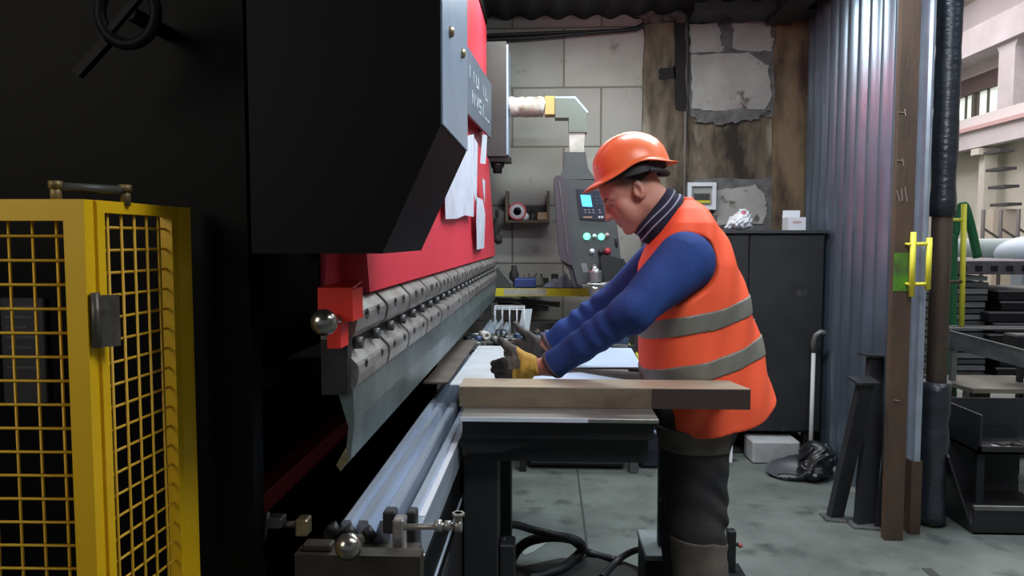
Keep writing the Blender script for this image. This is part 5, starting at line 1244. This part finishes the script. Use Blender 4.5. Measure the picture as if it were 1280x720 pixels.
c = MB(); c.tube([PY(767, 292, PDY + .03), PY(770, 300, PDY + .0), PY(771, 318, PDY + .02)], .012, 10); c.build('side_handle', M_bolt, PD)

# ================================================================== hoses on the floor
M_hose = mat('black_hose', (.016, .016, .018), .5)
pts = [(632, 735, .02), (640, 700, .03), (655, 680, .10), (680, 672, .14), (705, 672, .13), (724, 678, .10), (727, 688, .05), (716, 700, .02), (700, 712, .016), (660, 725, .016)]
c = MB()
def smoothpts(P, n=6):
    out = []
    for i in range(len(P) - 1):
        p0, p1, p2, p3 = P[max(i - 1, 0)], P[i], P[i + 1], P[min(i + 2, len(P) - 1)]
        for k in range(n):
            t = k / n; out.append(.5 * ((2 * p1) + (p2 - p0) * t + (2 * p0 - 5 * p1 + 4 * p2 - p3) * t * t + (3 * p1 - p0 - 3 * p2 + p3) * t ** 3))
    return out + [P[-1]]
c.tube(smoothpts([PZ(px, py, z) for px, py, z in pts]), .021, 10); c.build('hose', M_hose, label='thick black hose looping up off the floor beside the table leg', cat='hose')
c = MB(); c.tube(smoothpts([PZ(px, py, z) for px, py, z in ((628, 657, .30), (645, 656, .26), (665, 662, .19), (690, 668, .17), (712, 674, .13), (735, 690, .02), (770, 700, .016))]), .016, 10); c.build('hose', M_hose, label='thinner black hose running down from the junction box across the floor', cat='hose')
c = MB(); c.tube(smoothpts([PZ(px, py, z) for px, py, z in ((752, 722, .016), (768, 704, .016), (785, 692, .05), (800, 687, .09), (806, 692, .10), (803, 708, .03))]), .014, 10); c.build('hose', M_hose, label='short black hose ending at the steel foot block', cat='hose')
a = PZ(640, 706, .0); c = MB(); V = [PZ(px, py, 0) for px, py in ((642, 712), (700, 699), (770, 699), (812, 716), (812, 800), (642, 800))]; c.prism(V, (0, 0, .006)); c.build('rubber_mat', mat('dark_mat', (.022, .02, .019), .8), label='dark mat on the floor under the hoses', cat='mat')
c = MB(); V = [PZ(px, py, 0) for px, py in ((652, 690), (668, 677), (684, 679), (668, 690), (655, 695))]; c.prism(V, (0, 0, .004)); c.build('paper_scrap', mat('dull_paper', (.3, .32, .3), .8), label='pale scrap of paper on the floor inside the hose loop', cat='paper')

# foot switch post behind the worker's leg
p = PZ(913, 722, 0)
FS = thing('switch_post', 'black post with a red tipped lever on the floor right behind the worker', 'post', (p.x, p.y + .05, 0))
c = MB(); z1_ = PY(913, 664, p.y).z; c.box((p.x - .014, p.y, 0), (p.x + .022, p.y + .04, z1_), c=.004); c.box((p.x - .06, p.y - .05, 0), (p.x + .06, p.y + .1, .02), c=.004); c.build('post_body', M_bolt, FS)
q = PY(915, 682, p.y); c = MB(); c.cyl((q.x, p.y + .02, q.z), (q.x + .03, p.y + .01, q.z), .008, 10); c.build('lever', M_bolt, FS)
q2 = PY(926, 683, p.y); c = MB(); c.ball((q2.x, p.y + .01, q2.z), .011, 12); c.build('lever_tip', mat('red_tip', (.35, .08, .07), .5), FS, label='dull red tip')

# ================================================================== yellow tube handles at the opening
M_ytube = mat('yellow_tube', (.80, .74, .06), .5)
H1 = thing('tube_handle', 'yellow tubular H shaped handle on the rusty column edge', 'handle', tuple(PY(1152, 330, 3.47)))
yh = 3.47
for (px, y0_, y1_) in ((1142, 290, 371), (1162, 297, 362)):
    a = PY(px, y0_, yh); b2 = PY(px, y1_, yh); c = MB(); c.cyl((a.x, yh, b2.z), (a.x, yh, a.z), .0125, 12); c.build('upright', M_ytube, H1)
for py in (305, 355):
    a = PY(1142, py, yh); b2 = PY(1162, py, yh); c = MB(); c.cyl((a.x, yh, a.z), (b2.x, yh, a.z), .008, 10); c.cyl((a.x - .02, yh, a.z), (a.x - .02, 3.51, a.z), .006, 8); c.cyl((a.x - .02, yh, a.z), (a.x, yh, a.z), .006, 8); c.build('cross_bar', M_ytube, H1)
H2 = thing('gate_post', 'tall thin yellow tube standing just right of the wrapped pipe', 'post', (PY(1204, 330, 3.85).x, 3.85, 0))
a = PY(1205, 255, 3.85); b2 = PY(1202, 408, 3.85); c = MB(); c.cyl(b2, a, .013, 12); c.build('tube', M_ytube, H2)
for py in (275, 352):
    q = PY(1204, py, 3.85); c = MB(); c.cyl((pcx + .02, 3.78, q.z), (q.x, 3.85, q.z), .008, 8); c.build('cross_bar', M_ytube if py < 300 else M_rust, H2)

# ================================================================== hall beyond the opening
M_cream = mat('cream_plaster', (.62, .60, .52), .9, col2=(.5, .48, .42), scale=.9)
M_pink = mat('pale_pink_paint', (.58, .53, .54), .85, col2=(.50, .46, .47), scale=.8)
M_pinkd = mat('dusty_pink', (.52, .34, .33), .85)
M_lil = mat('pale_lilac_concrete', (.52, .48, .50), .9, col2=(.42, .38, .38), scale=1.2)
XH = 9.2
w = MB(); w.box((XH, -1, 0), (XH + .25, EXT, 2.4)); w.box((XH, -1, 2.4), (XH + .25, EXT, 3.0)); struct('wall_hall', w, M_cream)
w = MB(); w.box((XH, -1, 5.4), (XH + .25, EXT, 7.2)); struct('wall_hall', w, M_pink)
def hallY(px): return XH / ray(px, 300).x * ray(px, 300).y
ya, yb = hallY(1290), hallY(1190)
# crane girder
zg = lambda py, px: PX(px, py, XH - .4).z
g = MB(); g.box((XH - .55, -1, zg(182, 1240)), (XH - .35, EXT, zg(160, 1240))); tag(g.build('crane_girder', M_pink), 'long pale pink crane girder running along the hall wall', 'beam')
g = MB(); g.box((XH - .62, -1, zg(160, 1240)), (XH - .3, EXT, zg(155, 1240))); struct('trim_3', g, M_pinkd)
g = MB(); g.box((XH - .5, -1, zg(155, 1240)), (XH - .1, EXT, zg(141, 1240))); struct('trim_4', g, mat('pale_ledge', (.6, .56, .56), .9))
# window band
zw0, zw1 = zg(141, 1240), PX(1240, 108, XH).z
g = MB(); g.box((XH, -1, 3.0), (XH + .25, EXT, zw0)); struct('wall_hall', g, M_cream)
g = MB(); g.box((XH, -1, zw1), (XH + .25, EXT, zw1 + .35)); struct('wall_hall', g, mat('dark_lintel', (.10, .07, .07), .8))
g = MB(); g.box((XH, -1, zw1 + .35), (XH + .25, EXT, 5.42)); struct('wall_hall', g, M_pink)
k = 0; y = 12.0
while y < 19:
    g = MB(); g.box((XH + .10, y + .05, zw0), (XH + .12, y + 1.15, zw1)); struct('window_%d' % (k + 1), g, mat('window_glow', (.7, .8, .72), .4, emit=(.72, .82, .72), estr=.55)).name
    g = MB()
    for t_ in range(4): g.box((XH + .06, y + t_ * .366 - .02, zw0), (XH + .1, y + t_ * .366 + .02, zw1))
    g.box((XH + .02, y - .06, zw0), (XH + .2, y + .05, zw1)); struct('window_frame_%d' % (k + 1), g, mat('window_bar', (.10, .085, .075), .7)); y += 1.2; k += 1
# hall columns with brackets
for i, (px, w_) in enumerate(((1233, .34), (1305, .34))):
    p = PX(px, 300, XH - .3); g = MB(); g.box((XH - .45, p.y - .10, 0), (XH - .2, p.y + .10, zg(186, 1240))); g.box((XH - .6, p.y - .14, zg(192, 1240)), (XH - .2, p.y + .14, zg(184, 1240)))
    g.build('hall_column', M_cream, label=('cream concrete column under the pink crane girder in the hall' if i == 0 else 'nearer cream concrete column of the hall, at the very right edge'), cat='column')
for i, px in enumerate((1262, 1330)):
    p = PX(px, 300, XH - .3); g = MB(); a = p.y; z = zg(141, 1240)
    g.prism([(XH - .5, a - .25, z), (XH - .5, a + .25, z), (XH - .5, a + .25, z + 1.1), (XH - .5, a + .6, z + 1.6), (XH - .5, a - .6, z + 1.6), (XH - .5, a - .25, z + 1.1)], (.3, 0, 0)); g.build('upper_column', M_lil, label=('pale upper column flaring into the roof beam, above the crane girder' if i == 0 else 'nearer upper column flaring into the roof beam at the right edge'), cat='column')
# roof beams and slab
zb_ = PX(1240, 60, XH - .5).z
g = MB(); g.box((XH - .6, -1, zb_ - .0), (XH, EXT, zb_ + .55)); struct('trim_5', g, M_lil)
for i, yy in enumerate((14.0, 17.5, 21)):
    g = MB(); g.prism([(2.2, yy, 7.6), (XH, yy, 5.9), (XH, yy, 6.3), (2.2, yy, 8.2)], (0, .35, 0)); struct('trim_%d' % (6 + i), g, M_lil)
g = MB(); g.prism([(2.0, -1, 8.4), (XH + .3, -1, 6.5), (XH + .3, -1, 6.7), (2.0, -1, 8.6)], (0, EXT + 1, 0)); struct('ceiling_hall', g, mat('olive_roof', (.30, .27, .18), .9, col2=(.5, .46, .44), scale=.7))
w = MB(); w.box((2.0, EXT, 0), (XH + .3, EXT + .2, 8.6)); struct('wall_far', w, M_cream)
w = MB(); w.box((1.95, 5.8, 0), (2.0, EXT, 8.6)); struct('wall_bay_side', w, M_cream)
w = MB(); w.box((1.95, 5.35, 3.1), (2.0, 5.8, 8.6)); w.box((1.95, 5.6, 0), (2.0, 5.8, 3.1)); w.box((1.85, 3.45, 3.3), (2.0, 5.4, 8.6)); w.box((1.85, -3, 3.3), (2.0, 3.45, 8.6)); struct('wall_bay_side', w, M_lil)
# steps / stairs seen against the far wall
c = MB()
for k in range(4):
    a = PX(1250 + k * 3, 188 + k * 22, 8.1); c.box((7.95, a.y - .25, a.z - .05), (8.2, a.y + .25, a.z))
    
c.box((8.2, a.y - .4, 0), (8.26, a.y - .35, PX(1250, 175, 8.1).z)); c.build('hall_staircase', mat('dark_stair', (.06, .06, .065), .6), label='dark open steel steps in the hall at the right edge', cat='stairs')
# crates and panel between column
a = PY(1237, 285, 13.5); b2 = PY(1272, 258, 13.5); c = MB(); c.box((a.x, 13.4, 0), (b2.x, 13.6, b2.z - .05)); c.build('beige_board', mat('beige_panel', (.5, .44, .36), .9), label='beige panel standing in the hall below the girder', cat='panel')
for k in range(3):
    a = PY(1228 + k * 22, 296, 12.5); b2 = PY(1228 + k * 22, 262, 12.5); c = MB(); c.cyl((a.x, 12.5, 0), (a.x, 12.5, b2.z), .03, 8); c.bar((a.x, 12.5, b2.z - .3), (a.x + .7, 12.5, b2.z - .75), .03); tag(c.build('guard_rail_post', mat('rail_dark', (.08, .07, .07), .6)), 'thin dark railing post with brace in the hall', 'railing', 'railing posts in the hall')
# long pale tank / pipe
c = MB(); a = PY(1195, 312, 9.0); c.cyl((4.2, 9.0, a.z - .02), (9.0, 9.4, a.z + .03), .14, 20); c.box((4.4, 8.9, 0), (4.5, 9.1, a.z - .1)); c.box((7.4, 9.1, 0), (7.5, 9.3, a.z - .05)); c.build('pale_pipe', mat('pale_teal', (.36, .42, .42), .6), label='long pale bluish pipe lying on stands beyond the racks', cat='pipe')
c = MB(); a = PY(1283, 318, 8.4); c.ball((a.x + .1, 8.4, a.z), .34, 24, sc=(1.2, 1, .62)); c.box((a.x - .1, 8.3, 0), (a.x + .3, 8.5, a.z)); c.build('round_cover', mat('pale_blue_cover', (.45, .52, .62), .5), label='rounded pale blue cover at the right edge beyond the racks', cat='cover')
# green hose arcs
c = MB(); c.tube(smoothpts([PY(1190, 608, 5.4)] + [PY(px, py, 5.4) for px, py in ((1191, 330), (1194, 290), (1200, 262), (1206, 258), (1214, 285), (1222, 322))]), .03, 10); tag(c.build('green_hose', mat('green_rubber', (.02, .17, .06), .5)), 'green hose bent in an arc behind the yellow tube', 'hose')

# racks of sheets
YR = 5.6
def pz(py, Y=YR): return PY(1240, py, Y).z
M_rk = mat('rack_purple', (.10, .08, .10), .6, col2=(.2, .17, .19), scale=10)
x0 = PY(1188, 320, YR).x; x1 = PY(1330, 320, YR).x
c = MB(); c.box((x0, YR - .02, pz(343)), (x1, YR + 1.2, pz(326)), c=.004); gr = c.build('slotted_beam', M_rk, label='purplish grey slotted sheet stack top on the rack', cat='beam')
for k in range(9):
    c = MB(); x = x0 + .06 + k * .11; c.box((x, YR - .024, pz(339)), (x + .05, YR - .019, pz(332))); c.build('slot', M_bolt, gr)
# left: pale stack; right: black stack
r = random.Random(31)
zz = pz(470); top = pz(347); k = 0
xs_ = PY(1236, 400, YR).x
while zz < top:
    c = MB(); hgt = r.uniform(.028, .04); j = r.uniform(-.02, .02); c.box((x0 - .1 + j, YR + r.uniform(0, .05), zz), (xs_ - .01 , YR + .9, zz + hgt)); ob = c.build('stacked_plate', [mat('stack_grey', (.13, .13, .135), .6, col2=(.08, .08, .085), scale=5), mat('stack_pale', (.24, .24, .25), .6)][k % 2]); tag(ob, 'flat grey plate in the left stack beyond the opening', 'plate', 'flat grey plates in the left stack beyond the opening')
    zz += hgt + .012; k += 1
c = MB()
for xx in (x0 - .05, xs_ - .08):
    for yy in (YR + .1, YR + .8): c.box((xx, yy, 0), (xx + .06, yy + .06, pz(470)))
c.box((x0 - .12, YR, pz(473)), (PY(1330, 400, YR).x, YR + .95, pz(470))); c.box((PY(1300, 400, YR).x, YR + .1, 0), (PY(1310, 400, YR).x, YR + .16, pz(473))); c.build('stack_stand', M_rk, label='low stand carrying the stacked plates', cat='stand')
zz = pz(470) ; k = 0
while zz < pz(362):
    c = MB(); hgt = r.uniform(.05, .065); j = r.uniform(-.09, .03); xx = xs_ + .04 + j; c.prism([(xx, YR - .05 + j * .3, zz), (xx + .75, YR - .05, zz), (xx + .75, YR + .8, zz), (xx, YR + .8, zz)], (-.0, 0, hgt)); ob = c.build('black_sheet_bundle', mat('black_sheet', (.010, .009, .012), .45), label=None)
    c = MB(); c.box((xx - .015, YR - .06 + j * .3, zz + hgt), (xx + .75, YR - .035, zz + hgt + .012)); c.build('pale_edge', mat('stack_edge', (.2, .19, .2), .6), ob)
    tag(ob, 'black sheet bundle in the right stack beyond the opening', 'sheet bundle', 'black sheet bundles in the right stack beyond the opening')
    zz += hgt + .022; k += 1
# trough / grating on a frame in front
YT = 4.7
c = MB(); a = PY(1186, 410, YT); b2 = PY(1330, 410, YT); c.box((a.x, YT, a.z - .012), (b2.x, YT + .03, a.z)); c.box((a.x, YT + .19, a.z - .03), (b2.x, YT + .22, a.z - .01)); c.box((a.x + .03, YT + .02, a.z - .03), (a.x + .06, YT + .23, a.z - .012)); fr_a = c.build('rail_frame', mat('pale_rail', (.16, .165, .16), .6, metal=.3), label='pale thin horizontal rail on legs just beyond the opening', cat='rail')
c = MB(); 
for xx in (a.x + .03, b2.x - .1): c.box((xx, YT + .2, 0), (xx + .03, YT + .23, a.z - .02))
c.build('leg', M_dark, fr_a)
P0 = PY(1187, 414, YT - .1); P1 = PY(1340, 454, 3.9); c = MB(); c.prism([P0, P1, P1 - Vector((0, 0, .09)), P0 - Vector((0, 0, .10))], (.02, .05, .0)); c.bar(P0, P1, .012, .012); 
q = P1 - Vector((0, 0, .09)); c.box((P1.x - .05, P1.y + .02, 0), (P1.x - .02, P1.y + .05, q.z)); c.box((P0.x + .02, P0.y, 0), (P0.x + .05, P0.y + .03, P0.z - .1)); c.build('steel_trough', mat('trough_grey', (.24, .25, .235), .6, metal=.2, col2=(.15, .15, .145), scale=7), label='grey steel trough slanting towards the right edge below the rail', cat='trough')
c = MB(); a = PY(1266, 418, YT - .15); c.box((a.x, YT - .2, a.z - .14), (a.x + .16, YT - .05, a.z), c=.01); c.box((a.x + .06, YT - .14, 0), (a.x + .08, YT - .1, a.z - .13)); c.build('black_motor_box', M_bolt, label='small black box beside the trough at the right edge', cat='box')
# side table of plywood with box
YQ = 4.35
a = PY(1216, 485, YQ); b2 = PY(1330, 485, YQ)
TBQ = thing('plywood_table', 'low plywood topped table at the right edge beyond the pipe', 'table', ((a.x + b2.x) / 2, YQ + .3, 0))
c = MB(); c.prism([(a.x - .0, YQ, a.z - .03), (b2.x, YQ, a.z - .03), (b2.x, YQ + .45, a.z - .03), (a.x - .06, YQ + .45, a.z - .03)], (0, 0, .025)); c.build('table_top', mat('plywood', (.30, .27, .22), .8, col2=(.2, .175, .14), scale=6), TBQ)
for xx in (a.x + .05, b2.x - .12):
    c = MB(); c.box((xx, YQ + .06, 0), (xx + .085, YQ + .12, a.z - .03)); c.build('leg', mat('wood_leg', (.17, .11, .08), .8), TBQ)
c = MB(); a = PY(1226, 519, 3.95); b2 = PY(1330, 569, 3.95); t = .012; z0_, z1_ = b2.z, a.z
c.box((a.x, 3.95, z0_), (b2.x, 4.3, z0_ + t)); c.box((a.x, 3.95, z0_), (a.x + t, 4.3, z1_)); c.box((a.x, 4.29, z0_), (b2.x, 4.3, z1_ + .02)); c.box((a.x, 3.95, z0_), (b2.x, 3.962, z0_ + .04)); c.box((a.x + .02, 4.0, 0), (a.x + .06, 4.04, z0_)); c.box((b2.x - .1, 4.0, 0), (b2.x - .06, 4.04, z0_)); c.box((a.x + .02, 4.24, 0), (a.x + .06, 4.28, z0_))
c.build('open_bin', mat('bin_grey', (.04, .042, .045), .5, metal=.3), label='open grey steel bin with offcuts, in front of the plywood table', cat='bin')
r = random.Random(12)
for k in range(7):
    x = a.x + .1 + k * .035; c = MB(); c.box((x, 3.99 + .02 * (k % 3), z0_ + .013), (x + .09, 4.03 + .02 * (k % 3), z0_ + .03 + .01 * (k % 2)), rz=r.uniform(-1, 1)); tag(c.build('metal_offcut', [mat('pale_offcut', (.5, .5, .48), .5), M_dark][k % 2]), 'small metal offcut in the open grey bin', 'offcut', 'metal offcuts in the open grey bin')
# floor bin
V0 = PZ(1216, 668, 0); V1 = PZ(1330, 660, 0); yb1 = V0.y
TR = thing('floor_tray', 'large black open steel tray on the floor at the right edge', 'tray', (V0.x + .3, V0.y + .3, 0))
zr_ = PY(1240, 645, yb1).z + .0
xL_ = PY(1193, 586, 4.0).x; zR = PY(1193, 588, 4.0).z
c = MB(); t = .01; X1 = V1.x + .1
hR = zR * .9
c.prism([(V0.x, yb1, 0), (X1, yb1, 0), (X1, yb1, .13), (V0.x, yb1, .13)], (0, t, 0))
c.prism([(V0.x, yb1, 0), (V0.x - .10, yb1 + .06, .36), (xL_, yb1 + .62, .36), (V0.x, yb1 + .6, 0)], (t, 0, 0))
c.prism([(V0.x, yb1 + .62, 0), (X1, yb1 + .62, 0), (X1, yb1 + .66, .36), (xL_, yb1 + .66, .36)], (0, t, 0)); c.box((V0.x, yb1, 0.001), (X1, yb1 + .62, t))
c.build('tray_body', mat('tray_black', (.028, .028, .03), .45, metal=.3), TR)
c = MB(); c.box((V0.x, yb1 - .004, .12), (X1, yb1 + .012, .14)); c.build('tray_rim', M_greymetal, TR, label='pale front rim')
for k in range(6):
    x = V0.x + .1 + .07 * k; c = MB(); c.box((x, yb1 + .1 + .05 * (k % 3), t + .001), (x + .16, yb1 + .14 + .05 * (k % 3), t + .02 + .012 * k), rz=.5 - .3 * k); tag(c.build('scrap_strip', [mat('blue_scrap', (.10, .14, .22), .4), M_dark, mat('scrap_pale', (.3, .3, .3), .5)][k % 3]), 'scrap metal strip inside the black floor tray', 'scrap', 'scrap strips inside the black floor tray')
c = MB(); a = PZ(1190, 572, 0); b2 = PZ(1226, 576, 0); c.prism([(a.x, a.y, 0), (b2.x + .05, b2.y - .1, 0), (b2.x + .1, b2.y, 0), (a.x, a.y + .35, 0)], (0, 0, .03)); c.build('floor_plank', M_dark, label='dark flat plank on the floor behind the black tray', cat='plank')

# ================================================================== light
wld = bpy.data.worlds.new('world'); SC.world = wld; wld.use_nodes = True
wld.node_tree.nodes['Background'].inputs[0].default_value = (.5, .55, .62, 1); wld.node_tree.nodes['Background'].inputs[1].default_value = .25
def area(name, loc, rot, sx, sy, e, col):
    l = bpy.data.lights.new(name, 'AREA'); l.shape = 'RECTANGLE'; l.size = sx; l.size_y = sy; l.energy = e; l.color = col
    o = bpy.data.objects.new(name, l); COL.objects.link(o); o.location = loc; o.rotation_euler = [math.radians(a) for a in rot]; return o
area('bay_lamp', (.75, 3.1, 3.0), (0, 0, 0), 1.5, .25, 60, (.80, .90, 1.0))
area('bay_lamp', (.9, 1.0, 2.95), (25, 12, 0), 1.2, .6, 45, (.92, .95, 1.0))
area('bay_lamp', (.1, 4.4, 3.0), (0, 0, 0), 1.2, .2, 36, (.90, .98, .95))
area('fence_fill', (-1.9, -.35, 2.25), (63, 0, -40), 1.0, 1.0, 15, (1.0, .93, .82))  # unseen soft fill, added to light the mesh guard
area('hall_lamp', (5.5, 13, 6.8), (0, 0, 0), 5, 10, 900, (1.0, .95, .97))
area('hall_lamp', (4.2, 6.6, 5.5), (0, 0, 0), 2, 3, 90, (.9, .95, 1.0))
area('hall_lamp', (3.6, 2.0, 4.5), (0, 20, 0), 2, 2, 50, (.8, .9, 1.0))

SC.view_settings.view_transform = 'Standard'; SC.view_settings.look = 'None'; SC.view_settings.exposure = 0; SC.view_settings.gamma = 1
SC.view_settings.use_curve_mapping = False
